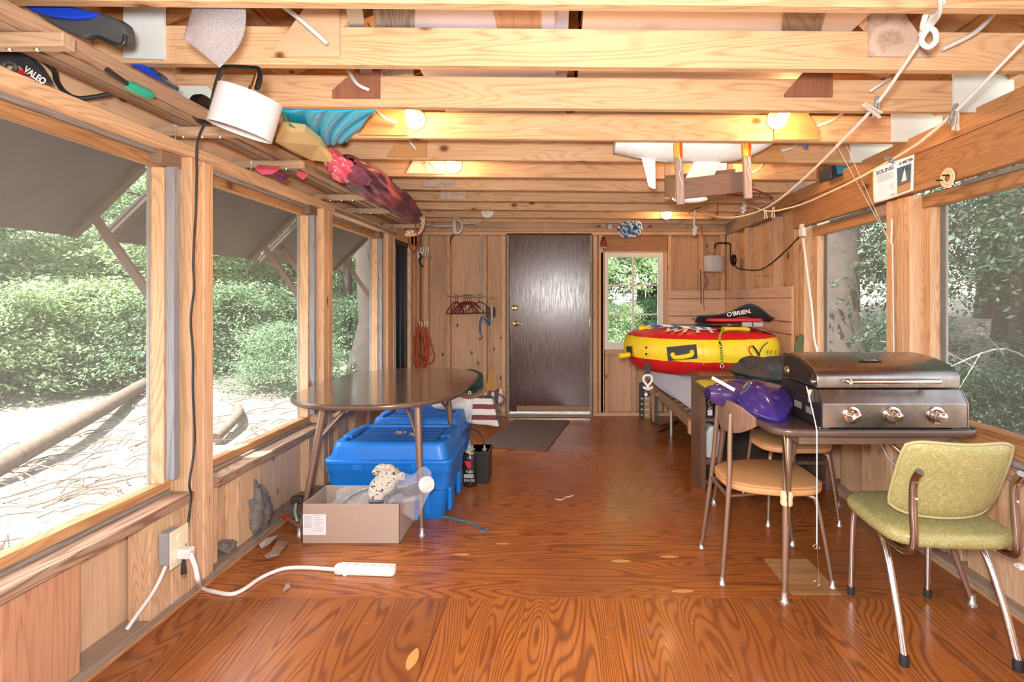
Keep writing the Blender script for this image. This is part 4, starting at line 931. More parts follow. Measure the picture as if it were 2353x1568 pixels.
# lettering on top: RIDE-like wedge letters seen edge on
for i, ch in enumerate('WITT'):
    a = R(-128+i*11); r_ = .50; p = TC+Vector((r_*math.cos(a), r_*math.sin(a), .357))
    text('lettering', ch, p, .14, plain('print_white', (.75, .76, .75), .5), tb, rot=(R(12), 0, a+PI/2), bold=.006)
MB().box(-.10, .10, -.035, .035, 0, .002).build('warning_label', wl_, tb); tb.children[-1].location = (.46, -.30, .338); tb.children[-1].rotation_euler = (R(16), R(8), R(55))
# strap and white hook hanging at the left
p = on_tube(1488, 838); q_ = p+Vector((-.0, -.012, -.085))
st_ = MB().bar(p+Vector((0, -.01, .01)), q_, .042, .004, (0, 1, 0)).build('strap', NB, tb, world=True)
hk = MB().tube(smooth_path([q_+Vector((-.022, 0, 0)), q_+Vector((-.034, 0, -.035)), q_+Vector((-.004, 0, -.075)), q_+Vector((.004, 0, -.075)), q_+Vector((.034, 0, -.035)), q_+Vector((.022, 0, 0))], 5, True), .009, 10, closed=True)
hk.tube(smooth_path([q_+Vector((0, 0, -.07)), q_+Vector((0, 0, -.095)), ], 3), .014, 10); hk.tube(smooth_path([q_+Vector((-.038, 0, -.088)), q_+Vector((0, 0, -.108)), q_+Vector((.038, 0, -.088))], 5), .009, 10)
hk.build('tow_hook', plain('white_plastic', (.82, .82, .80), .4), st_, world=True, smooth=60)
# ropes
BWR = plain('blue_white_rope', (.16, .30, .55), .7, noise=.9, nscale=60); YBR = plain('yellow_black_rope', (.45, .45, .04), .7, noise=.9, nscale=70)
def rmix(name, c1, c2, sc_=90):
    q = NT(name); b = q.b; b.inputs['Roughness'].default_value = .75
    wv = q.n('TexWave'); wv.inputs['Scale'].default_value = sc_; wv.bands_direction = 'DIAGONAL'; q.l(q.coords((1, 1, 1), False), wv.inputs['Vector']); wv.inputs['Distortion'].default_value = 1
    q.l(q.mix(q.ramp(wv.outputs['Fac'], [(.45, 0), (.55, 1)]), c1, c2), b.inputs['Base Color']); return q.m
BW = rmix('blue_white_twist', (.03, .16, .42), (.72, .74, .74), 9); YB = rmix('yellow_black_twist', (.75, .75, .05), (.03, .03, .03), 40)
tag(rope('tow_rope', [TC+Vector(v) for v in ((-.46, -.12, .375), (-.36, -.22, .378), (-.25, -.18, .372), (-.1, -.25, .374), (.0, -.34, .368), (-.15, -.33, .372), (-.3, -.27, .384), (-.42, -.2, .384), (-.44, -.14, .385))], .010, BW), 'blue and white tow rope lying on top of the tube', 'rope')
tr = [TC+Vector((.08, -.40, .366)), on_tube(1652, 778)+Vector((0, -.012, .01)), on_tube(1656, 800)+Vector((0, -.014, 0)), on_tube(1658, 838)+Vector((0, -.014, 0))]
yr = thing('yellow_rope', 'yellow and black rope hanging down the front of the tube', 'rope', tr[-1])
MB().tube(smooth_path(tr, 6), .010, 8).build('line', YB, yr, world=True, smooth=60); MB().tube(ring(tr[-1]+Vector((0, 0, -.012)), .014, (0, 1, 0)), .004, 8, closed=True).build('end_ring', CHR, yr, world=True, smooth=60)
# ---- kneeboard on the tube
KC = TC+Vector((.20, -.12, .362))
kb = thing('kneeboard', 'dark kneeboard with a red pad and wide black strap on top of the tube', 'kneeboard', KC)
def kbf(u, v):
    a = 2*PI*u; t = PI*(v-.5); return (.27*math.cos(a)*math.cos(t)**.5*1.0, .30*math.sin(a)*math.cos(t)**.5, .035+.033*math.sin(t)*(1 if math.sin(t) > 0 else .9)+.02*abs(math.cos(a))**4*0)
MB().grid(kbf, 40, 12, cu=True).build('board', plain('tortoise_plastic', (.045, .03, .02), .25, noise=.6, nscale=5, coat=.5), kb, smooth=60)
slab([(x, y) for x, y in rrect(-.22, .22, -.26, .2, .10, .01)], .060, .085, .01).build('pad', plain('red_foam', (.62, .03, .035), .6), kb, smooth=50)
kl = MB().box(-.085, .085, -.004, .0, -.017, .017).build('warning_label', plain('label_dark', (.03, .03, .03), .4), kb); kl.location = (.10, -.300, .042)
for a_ in (-1, 1): MB().box(min(a_*.006, a_*.08), max(a_*.006, a_*.08), -.0055, -.0042, -.012, .012).build('label_text', plain('label_grey', (.4, .4, .4), .5, noise=.6, nscale=300), kl)
MB().tube([( -.085, -.005, -.017), (.085, -.005, -.017), (.085, -.005, .017), (-.085, -.005, .017)], .0012, 4, closed=True).build('label_border', wl_, kl)
def stf(u, v):
    x = -.30+.61*u; top = .135+.075*math.exp(-((u-.66)/.22)**2)-.055*math.exp(-((u-1.0)/.14)**2)-.03*(1-u)
    lo = .05+.05*math.exp(-((u-.62)/.25)**2); wv = math.sin(u*PI)
    return (x, -.16-.03*wv-.10*(v-.5)*(1-.2*wv), lo+(top-lo)*v)
sp_ = MB().grid(stf, 24, 8).build('strap', NB, kb, smooth=70, solid=.008)
text('lettering', "O'BRIEN.", KC+Vector((.005, -.262, .128)), .047, plain('print_white', (.75, .76, .75), .5), kb, rot=(R(72), 0, 0), shear=.3, sx=1.05, bold=.001).rotation_euler = (R(66), R(-9), R(0))
# ---- black bag and purple inflatable at the table's far end
def lump(name, c, r, m, label, cat, sd, amp=.12, fr=4, nu=40, nv=24, sm=50, rot=0):
    rr = random.Random(sd); ph = [rr.random()*6 for _ in range(8)]
    def f(d): return 1+amp*math.sin(fr*d.x+ph[0])*math.cos(fr*d.y+ph[1])+amp*.6*math.sin(fr*2.1*d.z+ph[2]+2*d.x)+amp*.35*abs(math.sin(fr*3.3*d.x+ph[3]+fr*2*d.y))+amp*.2*math.sin(fr*5*d.y+ph[4]+6*d.z)
    mb = MB().sphere((0, 0, 0), r, nu, nv, f); mb.xf(Matrix.Translation(c) @ Matrix.Rotation(rot, 4, 'Z'))
    zmin = c[2]-r[2]*.95
    for v in mb.v: v.z = max(v.z, zmin)
    o = mb.build(name, m, smooth=sm)
    return tag(o, label, cat) if label else o
lump('dry_bag', (1.30, 3.10, .865), (.25, .20, .098), plain('black_fabric', (.035, .04, .045), .6, noise=.2, bump=.3, nscale=12), 'crumpled black fabric bag lying on the table behind the grill', 'bag', 4, .16, 4.2)
PV = plain('purple_vinyl', (.035, .02, .17), .12, coat=.6, noise=.2, nscale=6)
pi_ = thing('purple_float', 'shiny purple inflatable lying folded on the table beside the chair back', 'float', (1.0, 2.62, .776))
def pf(u, v):
    a = 2*PI*u; t = v
    w_ = .115*math.sin(PI*min(1, t*.93+.07))**.65*(1-.15*t); c0 = at(1735, 905, 2.62).lerp(at(1789, 968, 2.23), t)
    ax = (at(1789, 968, 2.23)-at(1735, 905, 2.62)).normalized(); u_, n_ = frame_of(ax)
    rad = w_*(1+.07*math.cos(5*a)); return c0+u_*math.cos(a)*rad*1.15+n_*math.sin(a)*rad*.75+Vector((0, 0, .03*(1-t)))
MB().grid(pf, 40, 24, cu=True).build('chamber', PV, pi_, world=True, smooth=60)
def pf2(u, v):
    a = 2*PI*u; c0 = at(1626, 905, 2.52).lerp(at(1735, 912, 2.6), v); ax = Vector((1, .2, 0)).normalized(); u_, n_ = frame_of(ax)
    r = .075*math.sin(PI*(.08+.9*v))**.5*(1+.06*math.sin(4*a+3*v)); return c0+u_*math.cos(a)*r*.9+n_*math.sin(a)*r*.8
MB().grid(pf2, 32, 20, cu=True).build('chamber', plain('purple_clear', (.07, .04, .17), .12, coat=.8, alpha=.92), pi_, world=True, smooth=60)
def pf3(u, v):
    a = 2*PI*u; c0 = at(1668, 888, 2.66).lerp(at(1742, 893, 2.70), v); r = .055*math.sin(PI*(.1+.85*v))**.5; return c0+Vector((0, math.cos(a)*r*1.3, math.sin(a)*r*.7))
MB().grid(pf3, 28, 14, cu=True).build('chamber', PV, pi_, world=True, smooth=60)
MB().tube([at(1636, 868, 2.46), at(1688, 897, 2.42)], [.008, .009], 10).build('white_tube', plain('white_plastic', (.82, .82, .80), .4), pi_, world=True, smooth=60)
# swim fin leaning beyond the grill
fn = [at(*p, 4.0) for p in ((1824, 822), (1828, 795), (1834, 776), (1841, 768), (1847, 770), (1848, 782), (1843, 805), (1838, 822))]
fo = MB().prism(fn, (0, .016, 0)); tag(fo.build('swim_fin', plain('olive_plastic', (.07, .09, .02), .4, noise=.3), bevel=.004), 'dark olive surfboard fin standing behind the grill', 'fin')
tag(MB().prism([at(*p, 3.95) for p in ((1815, 880), (1822, 822), (1840, 822), (1850, 880))], (0, .03, 0)).build('fin_board', walnut('z')), 'dark board holding the olive fin behind the grill', 'board')
tag(MB().sphere((1.90, 2.66, .612), (.05, .07, .014), 14, 8).build('dark_cloth', plain('dark_cloth', (.03, .05, .045), .8)), 'dark cloth scrap on the right window sill by the grill', 'cloth')
# ---- back right: wall lamp, wires
def wall_lamp(label, base, bdir, pts, shade_top, axis, r, h, grp):
    t = thing('wall_lamp', label, 'lamp', base, 0, grp); bl = plain('black_metal', (.015, .015, .016), .35, .4)
    MB().lathe([(0, 0), (.060, 0), (.060, .018), (.052, .03), (0, .034)], base, bdir, 28).build('base', bl, t, world=True, smooth=40)
    MB().tube(smooth_path(pts, 8), .0075, 10).build('arm', bl, t, world=True, smooth=60)
    ax = Vector(axis).normalized(); st = Vector(shade_top)
    MB().lathe([(.008, .075), (.009, .03), (.013, .028), (.014, .012), (.03, .0), (.03, -.012), (0, -.014)], st, ax, 16).build('socket', plain('brass_fitting', (.55, .40, .18), .25, 1), t, world=True, smooth=40)
    q = NT('lamp_shade_linen') if 'lamp_shade' not in MATS else None
    if q: q.b.inputs['Base Color'].default_value = (.52, .52, .54, 1); q.b.inputs['Roughness'].default_value = .8; q.b.inputs['Transmission Weight'].default_value = .0; MATS['lamp_shade'] = q.m
    MB().lathe([(r*.97, 0), (r, 0), (r, -h), (r*.97, -h), (r*.965, -h*.5), (r*.97, 0)], st, ax, 44, cap=False).build('shade', MATS['lamp_shade'], t, world=True, smooth=40)
    MB().lathe([(0, -.02), (r*.98, -.02), (r*.98, -.024), (0, -.024)], st, ax, 44, cap=False).build('diffuser', plain('white_diffuser', (.5, .5, .52), .5), t, world=True, smooth=40)
    return t
b0 = onx(1688, 598, 1.85)
s0 = at(1641, 589, 5.30)
wall_lamp('white drum wall lamp on a black arm above the wainscot in the far right corner', b0, (-1, 0, 0), [b0+Vector((-.03, 0, 0)), at(1680, 598, 5.42), at(1678, 590, 5.4), at(1678, 563, 5.38), at(1670, 559, 5.36), at(1650, 559, 5.32), at(1643, 563, 5.3), at(1642, 575, 5.30)], s0, (.02, 0, 1), .100, .155, 'wall lamps')
wcord = [at(1689, 611, 5.5), at(1700, 618, 5.4), at(1741, 621, 4.9), at(1770, 607, 4.6), at(1800, 581, 4.3), at(1822, 560, 4.18), at(1838, 541, 4.03)]
tag(rope('lamp_cord', wcord, .006, BLK), 'black cord running from the far wall lamp to the outlet', 'cord')
wc = thing('white_extension_cable', 'white extension cord hanging down the post beside the far right screen', 'cord', onx(1880, 815, 1.84))
pl = plain('white_plastic', (.82, .82, .80), .4)
rope('cable', [onx(*p, 1.84) for p in ((1845, 548), (1850, 590), (1856, 640), (1864, 700), (1868, 740), (1871, 780), (1879, 815), (1884, 850))], .009, pl, wc, world=True)
c = onx(1845, 535, 1.84); MB().box(c.x-.02, c.x+.01, c.y-.035, c.y+.035, c.z-.03, c.z+.04).build('plug', pl, wc, world=True, bevel=.008); c = onx(1843, 521, 1.845)
MB().box(c.x-.012, c.x+.01, c.y-.02, c.y+.02, c.z-.02, c.z+.02).build('plug', pl, wc, world=True, bevel=.004)
wh = thing('white_rods', 'white wire rods standing on the near right post', 'wire', onx(2050, 830, 1.855))
MB().tube([onx(2050, 503, 1.85), onx(2048, 560, 1.85)], .006, 8).build('rod', pl, wh, world=True); MB().tube([onx(2051, 560, 1.85), onx(2054, 822, 1.85)], .004, 8).build('rod', pl, wh, world=True)
for (a, b_) in (((1920, 330), (2046, 560)), ((1944, 334), (2046, 560))):
    tag(MB().tube([at(a[0], a[1], 2.84), onx(b_[0], b_[1], 1.845)], .0016, 6).build('pull_string', STRG), 'thin white string slanting from the joist to the near right post, %s of the pair' % ('left' if a[0] == 1920 else 'right'), 'string')
tag(rope('grey_wire', [onx(2025, 1022, 1.84), onx(2040, 1050, 1.85), onx(2075, 1085, 1.86), onx(2200, 1180, 1.88), onx(2353, 1262, 1.88)], .005, plain('grey_sheath', (.6, .6, .6), .5)), 'grey cable sagging along the right wall behind the green chair', 'cable')
tag(rope('clamp_bits', [at(1610, 620, 5.7), at(1611, 700, 5.72)], .006, plain('brown_wire', (.1, .05, .04), .5)), 'dark cord hanging behind the far wall lamp', 'cord')
tag(rope('looped_wire', [at(1616, 625, 5.7), at(1626, 650, 5.72), at(1617, 662, 5.72), at(1618, 712, 5.72)], .004, plain('red_wire', (.25, .05, .04), .5)), 'thin reddish cord looped beside the dark cord under the far wall lamp', 'cord')
crumple('white_scrap', tuple(onx(2347, 1302, 1.88)), .022, 9, pl, 'white plastic scrap at the right wall by the frame edge', 'scrap')
# ================================================================== LEFT SIDE
t1 = dining_table('oval_table', 'oval walnut laminate table with bronze splayed legs by the left screens', -1.055, 3.36, .45, .70, .77,
    [(-.385, -.48, -.27, -.42), (.29, -.48, .25, -.42), (-.36, .36, -.27, .34), (.30, .38, .25, .34)], .03, TOPL, .36, apron=False)
BLU = plain('blue_plastic', (.008, .17, .60), .38, noise=.08, nscale=5, bump=.06); BLD = plain('blue_plastic_dusty', (.02, .11, .36), .55, noise=.25, nscale=8)
def tote(label, x0, x1, y0, y1, h, grp):
    cx, cy_ = (x0+x1)/2, (y0+y1)/2; hx, hy = (x1-x0)/2, (y1-y0)/2
    t = thing('storage_tote', label, 'tote', (cx, cy_, 0), 0, grp); hb = h*.76
    mb = MB(); rings = []
    for z, k in ((0, .84), (.012, .86), (hb*.50, .90), (hb*.52, .935), (hb*.80, .955), (hb*.82, .975), (hb, .985)):
        P = rrect(-hx*k, hx*k, -hy*k, hy*k, .05); rings.append([Vector((a, b_, z)) for a, b_ in P])
    n = len(rings[0]); vs = sum(rings, []); fs = [(i*n+j, i*n+(j+1) % n, (i+1)*n+(j+1) % n, (i+1)*n+j) for i in range(len(rings)-1) for j in range(n)]+[tuple(range(n))[::-1]]
    mb.add(vs, fs).build('body', BLU, t, smooth=40)
    for sx in (-.55, 0, .55): MB().box(hx*sx-.04, hx*sx+.04, -hy*.935, -hy*.87, .03, hb*.5).build('rib', BLU, t, bevel=.012)
    for sy in (-.5, .5): MB().box(hx*.88, hx*.955, hy*sy-.05, hy*sy+.05, .03, hb*.5).build('rib', BLU, t, bevel=.012)
    l = slab(rrect(-hx, hx, -hy, hy, .055), hb-.015, hb+.012, .006).build('lid', BLU, t, smooth=50)
    rr_ = []
    for z, k in ((hb+.010, .93), (h*.93, .89), (h*.99, .865), (h, .84), (h, .76), (h*.965, .74)):
        rr_.append([Vector((a, b_, z)) for a, b_ in rrect(-hx*k, hx*k, -hy*k, hy*k, .05)])
    vs = sum(rr_, []); n = len(rr_[0]); fs = [(i*n+j, i*n+(j+1) % n, (i+1)*n+(j+1) % n, (i+1)*n+j) for i in range(len(rr_)-1) for j in range(n)]
    MB().add(vs, fs).build('lid_rim', BLU, l, smooth=45)
    P = rrect(-hx*.74, hx*.74, -hy*.74, hy*.74, .05); MB().prism([(a, b_, h*.955) for a, b_ in P], (0, 0, .004)).build('lid_top', BLD, l)
    for k in range(7): MB().box(-hx*.66, hx*.66, hy*(-.6+.19*k), hy*(-.6+.19*k)+.012, h*.965, h*.965+.006).build('lid_ridge', BLD, l, bevel=.002)
    for sx in (-1, 1): MB().box(sx*hx*.80-.03, sx*hx*.80+.03, -.09, .09, h*.9, h*1.015).build('handle', BLU, l, bevel=.014)
    for sx in (-.45, .45): MB().box(sx*hx-.03, sx*hx+.03, -hy*1.005, -hy*.98, hb-.045, hb-.012).build('latch', BLU, l, bevel=.004)
    return t
tote('big bright blue plastic storage tote with lid under the oval table, front one', -1.40, -.64, 3.06, 3.60, .455, 'blue totes'); t_ = tote('blue plastic storage tote behind the front one, under the striped bag', -1.42, -.72, 3.80, 4.36, .43, 'blue totes')
lf = plain('dry_leaf', (.36, .24, .16), .9)
for px, py in ((920, 993), (953, 997)):
    c = onz(px, py, .45); tag(MB().grid(lambda u, v: (c.x-.035+.07*u, c.y-.02+.04*v, .445+.012*math.sin(u*9)*math.cos(v*7)), 8, 5).build('dry_leaf', lf, solid=.001), 'curled dry leaf on the front blue tote lid, %s one' % ('larger left' if px < 930 else 'smaller right'), 'leaf')
# ---- cardboard box, open
CB = plain('cardboard', (.44, .33, .26), .85, noise=.06, nscale=30)
cb = thing('cardboard_box', 'open brown cardboard box with a white label standing before the oval table', 'box', (-1.115, 2.92, 0), 0)
bw, bdp, bh = .258, .142, .215
for nm, a in (('front', (-bw, bw, -bdp, -bdp+.004)), ('back', (-bw, bw, bdp-.004, bdp)), ('side', (-bw, -bw+.004, -bdp, bdp)), ('side', (bw-.004, bw, -bdp, bdp))):
    MB().box(*a, .0, bh).build(nm+'_wall', CB, cb, bevel=.001)
MB().box(-bw, bw, -bdp, bdp, 0, .005).build('bottom', CB, cb)
lbm = plain('label_paper', (.80, .83, .86), .6); lb_ = MB().box(-bw+.003, -bw+.125, -bdp-.0012, -bdp, .05, .16).build('paper_label', lbm, cb)
ink = plain('faint_ink', (.35, .37, .42), .7)
for k in range(11): MB().box(-bw+.008, -bw+.052-(.012 if k % 3 == 2 else 0), -bdp-.0018, -bdp-.0012, .148-.0058*k, .1498-.0058*k).build('print_line', ink, lb_)
for k in range(9): MB().box(-bw+.060, -bw+.112-(.018 if k % 4 == 1 else 0), -bdp-.0018, -bdp-.0012, .152-.0100*k, .1545-.0100*k).build('print_line', ink, lb_)
# racket in plastic
def V3(px, py, Y): return at(px, py, Y)
rk_ = thing('net_paddle', 'black stringed racket wrapped in clear plastic sticking out of the cardboard box', 'racket', (-1.1, 2.92, .1))
R0 = V3(850, 1150, 2.90); axr = (V3(985, 1115, 2.88)-R0).normalized(); upr = Vector((-.1, -.55, .83))
upr = (upr-axr*upr.dot(axr)).normalized()
def rp(u, v): return R0+axr*u+upr*v*.6+axr.cross(upr)*v*.0
oval = [R0+axr*(.17*math.cos(a)-.01)+axr.cross(upr).normalized()*(.085*math.sin(a))+upr*.0 for a in [2*PI*k/28 for k in range(28)]]
bf = plain('racket_frame', (.02, .03, .05), .25, coat=.6); MB().tube(oval, .012, 8, closed=True).build('hoop', bf, rk_, world=True, smooth=60)
nm = MB(); ww_ = axr.cross(upr).normalized()
for k in range(-7, 8):
    a = .15*math.sqrt(1-(k/8)**2); nm.tube([R0+ww_*(.0105*k)-axr*a, R0+ww_*(.0105*k)+axr*a], .001, 4)
for k in range(-10, 11):
    a = .082*math.sqrt(1-(k/11)**2); nm.tube([R0+axr*(.0155*k)-ww_*a, R0+axr*(.0155*k)+ww_*a], .001, 4)
nm.build('strings', plain('grey_string', (.4, .35, .33), .5), rk_, world=True, kind='stuff')
MB().tube([R0+axr*.15, R0+axr*.24, R0+axr*.33], [.024, .020, .018], 12).build('handle', plain('grip_black', (.03, .03, .035), .5), rk_, world=True, smooth=60)
PCL = NT('clear_film'); q = PCL; q.b.inputs['Roughness'].default_value = .08; q.b.inputs['Base Color'].default_value = (.85, .85, .92, 1); q.b.inputs['Alpha'].default_value = .2; q.bump(q.noise(q.coords((1, 1, 1), False), 22, 3, 1.5), 1, .012); PCL = q.m
def film(name, fn, nu, nv, parent): return MB().grid(fn, nu, nv).build(name, PCL, parent, smooth=180, world=True)
film('plastic_wrap', lambda u, v: R0+axr*(-.20+.50*u)+ww_*((v-.5)*.22*(1-.35*u))+upr*(.022+.018*math.sin(u*13+v*5)+.012*math.sin(v*17)), 34, 18, rk_)
wh_c = plain('white_foam', (.85, .84, .80), .6)
cp = thing('capped_bat', 'white-capped black tube in clear plastic leaning out of the cardboard box', 'tube', tuple(V3(985, 1115, 2.82)))
c0 = V3(890, 1150, 2.92); c1 = V3(975, 1116, 2.78); dd = (c1-c0).normalized()
MB().tube([c0, c1], .030, 14).build('tube_body', plain('tube_black', (.03, .028, .035), .3, coat=.4), cp, world=True, smooth=60); MB().lathe([(.0, 0), (.036, 0), (.042, .008), (.044, .025), (.038, .042), (0, .045)], c1-dd*.005, dd, 24).build('cap', wh_c, cp, world=True, smooth=60)
film('plastic_wrap', lambda u, v: c0.lerp(c1+dd*.07, u)+Vector((0, -.05-.01*math.sin(u*17), .0))+Vector((0, 0, 1))*((v-.5)*(.08+.17*math.sin(PI*min(1, u*.95)))*(1+.25*math.sin(u*11+v*4))+.012*math.sin(v*21+u*7)), 26, 22, cp)
# ---- garden glove
def glove_mat():
    q = NT('knit_glove'); b = q.b; b.inputs['Roughness'].default_value = .9; v = q.coords((1, 1, 1), False)
    n = q.noise(v, 60, 2, .8); f = q.ramp(n, [(.58, 0), (.64, 1)]); q.l(q.mix(f, (.56, .51, .42), (.07, .08, .09)), b.inputs['Base Color']); q.bump(q.noise(v, 120, 2), .4, .002); return q.m
gm = glove_mat(); gl = thing('work_glove', 'cream knitted work glove with grey flecks lying on the cardboard box contents', 'glove', tuple(V3(885, 1150, 2.84)))
def seg_blob(a, b_, r1, r2, n=10):
    return [Vector(a).lerp(Vector(b_), k/n) for k in range(n+1)], [r1+(r2-r1)*k/n for k in range(n+1)]
pth = smooth_path([V3(866, 1152, 2.80), V3(868, 1132, 2.82), V3(882, 1112, 2.86), V3(900, 1096, 2.88), V3(916, 1098, 2.90)], 6)
m_ = MB().tube(pth, [.028+.034*min(1, i/9)-.026*max(0, (i-18)/6) for i in range(len(pth))], 18, flat=.75); m_.build('palm', gm, gl, world=True, smooth=80)
for (a, b_, c_) in (((884, 1100), (870, 1083), (856, 1090)), ((890, 1094), (876, 1078), (862, 1078)), ((896, 1092), (884, 1074), (868, 1075)), ((905, 1092), (898, 1076), (884, 1074)), ((912, 1100), (922, 1092), (926, 1104))):
    MB().tube(smooth_path([V3(*a, 2.87), V3(*b_, 2.86), V3(*c_, 2.84)], 5), [.019]*8+[.017, .013, .006], 12).build('finger', gm, gl, world=True, smooth=80)
MB().tube(ring(V3(864, 1154, 2.79), .034, (V3(868, 1132, 2.82)-V3(866, 1152, 2.80)), 20), .006, 8, closed=True).build('cuff_edge', plain('cuff_grey', (.12, .14, .14), .8), gl, world=True, smooth=60)
# ---- power strip with cord, outlet box
WP = plain('white_plastic', (.82, .82, .80), .4)
ps = thing('power_strip', 'white power strip lying on the floor, plugged into the outlet box', 'power strip', tuple(onz(838, 1318, 0)), R(-4))
slab(rrect(-.145, .150, -.028, .028, .022), .0, .036, .006).build('body', WP, ps, smooth=50); MB().box(-.12, .145, -.022, .022, .036, .040).build('socket_panel', plain('ivory', (.78, .78, .76), .35), ps, bevel=.002)
for k in range(6): MB().box(-.095+.042*k, -.072+.042*k, -.012, .012, .0395, .0408).build('socket', plain('socket_grey', (.6, .6, .6), .5), ps, bevel=.001)
MB().box(-.09, -.075, -.034, -.026, 0, .012).build('foot_tab', WP, ps)
ob = thing('outlet_box', 'grey plastic junction box with an ivory cover plate on the near left post', 'outlet', (-1.585, 2.13, .24))
MB().box(-1.61, -1.555, 2.085, 2.165, .235, .365).build('box', plain('grey_pvc', (.33, .34, .36), .5, noise=.1), ob, world=True, bevel=.008)
MB().box(-1.555, -1.549, 2.075, 2.175, .225, .375).build('cover_plate', plain('ivory_plate', (.78, .72, .52), .35), ob, world=True, bevel=.002)
for z in (.335, .27): MB().lathe([(0, .004), (.016, .004), (.017, 0)], (-1.549, 2.125, z), (1, 0, 0), n=20).build('receptacle', plain('ivory_plate', (.78, .72, .52), .35), ob, world=True, smooth=40)
for z in (.26, .30, .335): MB().lathe([(0, .002), (.010, .002), (.011, 0)], (-1.585, 2.085, z), (0, -1, 0), n=16).build('knockout', plain('grey_pvc', (.33, .34, .36), .5), ob, world=True)
rope('feed_cable', [(-1.585, 2.10, .235), (-1.60, 2.06, .16), (-1.64, 2.02, .08), (-1.66, 2.0, .04)], .008, plain('old_white_cable', (.70, .68, .62), .6), ob, world=True)
piece(wl, 'stud', -1.70, -1.612, 2.05, 2.16, .038, .428, pine('z')); piece(wl, 'stud', -1.69, -1.612, 2.165, 2.275, .038, .428, pine('z'))
def onl(px, py, X=-1.53): return onx(px, py, X)
pc = thing('power_supply_cable', 'thick white cord curving over the floor from the outlet box to the power strip', 'cord', (-1.3, 2.3, 0))
MB().box(-1.549, -1.50, 2.105, 2.145, .252, .292).build('plug', WP, pc, world=True, bevel=.006)
MB().tube(smooth_path([(-1.50, 2.12, .272), onx(440, 1280, -1.47), onx(449, 1305, -1.46), onx(455, 1335, -1.45), onz(462, 1352, .009), onz(490, 1360, .009), onz(530, 1366, .009), onz(560, 1355, .009), onz(600, 1328, .009), onz(650, 1308, .009), onz(700, 1305, .009), onz(745, 1308, .009), onz(782, 1311, .012)], 6), .009, 10).build('cable', WP, pc, world=True, smooth=60)
# ---- stones, hatchet, rubbish on the left plate
rkm = plain('grey_rock', (.19, .165, .145), .95, noise=.55, nscale=26, bump=1.0)
def rock(c, r, sd, tilt, label):
    rr = random.Random(sd); ph = [rr.random()*6 for _ in range(8)]
    f = lambda d: 1+.16*math.sin(3.2*d.x+ph[0]+2*d.z)+.12*math.sin(5*d.y+ph[1]-3*d.z)+.08*math.sin(9*d.z+ph[2]+5*d.x)+.05*math.sin(17*d.x+ph[3]+13*d.z)+.04*math.sin(25*d.z+19*d.y+ph[4])
    o = MB().sphere((0, 0, 0), r, 44, 30, f).xf(Matrix.Translation(c) @ tilt.to_matrix().to_4x4()).build('rock', rkm, smooth=40); return tag(o, label, 'rock')
rock((-1.655, 2.84, .175), (.050, .085, .138), 3, Quaternion((1, 0, 0), R(12)), 'tall jagged grey rock leaning against the left wall under the second screen')
rock((-1.672, 2.62, .066), (.032, .06, .026), 8, Quaternion((1, 0, 0), R(-14)), 'small dark rock lying on the left wall plate near the cord')
ht = thing('hatchet', 'old hatchet with a red tipped handle lying in the corner behind the table leg', 'hatchet', (-1.55, 3.1, 0))
MB().tube([onz(646, 1182, .05), onz(672, 1198, .03), onz(712, 1228, .02)], [.014, .013, .018], 10, flat=.7).build('handle', wood('tool_handle', (.38, .19, .12), (.2, .09, .05), 'y', knots=0), ht, world=True, smooth=60)
MB().box(-1.66, -1.585, 3.20, 3.25, .045, .09).build('head', plain('rusty_iron', (.10, .08, .07), .6, .5, noise=.4), ht, world=True, bevel=.012); MB().tube([onz(655, 1187, .045), onz(662, 1192, .04)], .0145, 10).build('red_paint', plain('red_paint', (.5, .04, .03), .5), ht, world=True, smooth=60)
bn = plain('bone_white', (.70, .66, .58), .7); tag(rope('white_stick', [onz(680, 1160, .06), onz(678, 1178, .05), onz(683, 1195, .04)], .009, bn), 'short white stick standing by the hatchet in the left corner', 'stick')
tag(rope('teal_strap', [onz(690, 1180, .05), onz(684, 1188, .045), onz(688, 1196, .04)], .008, plain('teal_cloth', (.03, .22, .36), .8)), 'scrap of teal strap between the hatchet and the table leg', 'strap')
pp = plain('torn_paper', (.36, .23, .15), .9, noise=.15); pl2 = plain('torn_plastic', (.42, .36, .32), .35, noise=.1)
def scrap(pts, m, label, cat='paper', h=.012):
    P = [onz(*p, .002) for p in pts]; c = sum(P, Vector())/len(P); n = len(P)
    vs = [c+Vector((0, 0, h))]+[p+Vector((0, 0, h*.5*(1+math.sin(i*2.3)))) for i, p in enumerate(P)]
    return tag(MB().add(vs, [(0, i+1, (i+1) % n+1) for i in range(n)]).build('paper_scrap', m, solid=.0012), label, cat)
scrap([(626, 1262), (640, 1247), (661, 1246), (655, 1262), (645, 1272), (625, 1268)], pp, 'torn brown paper scrap on the floor left of the cardboard box')
scrap([(607, 1281), (625, 1270), (646, 1270), (640, 1282), (612, 1287)], pl2, 'torn pale plastic scrap in front of the brown paper scrap')
scrap([(595, 1258), (610, 1248), (632, 1232), (640, 1240), (620, 1258), (600, 1262)], pl2, 'crumpled pale wrapper on the floor edge near the tall rock', 'wrapper', .03)
scrap([(655, 1347), (663, 1345), (668, 1350), (650, 1366)], pl2, 'wisp of fluff on the floor below the power strip', 'fluff')
tag(rope('white_thread', [onz(*p, .002) for p in ((1276, 1147), (1290, 1149), (1300, 1143), (1310, 1141), (1317, 1138))], .0022, tissue), 'short white thread lying in the middle of the floor', 'thread')
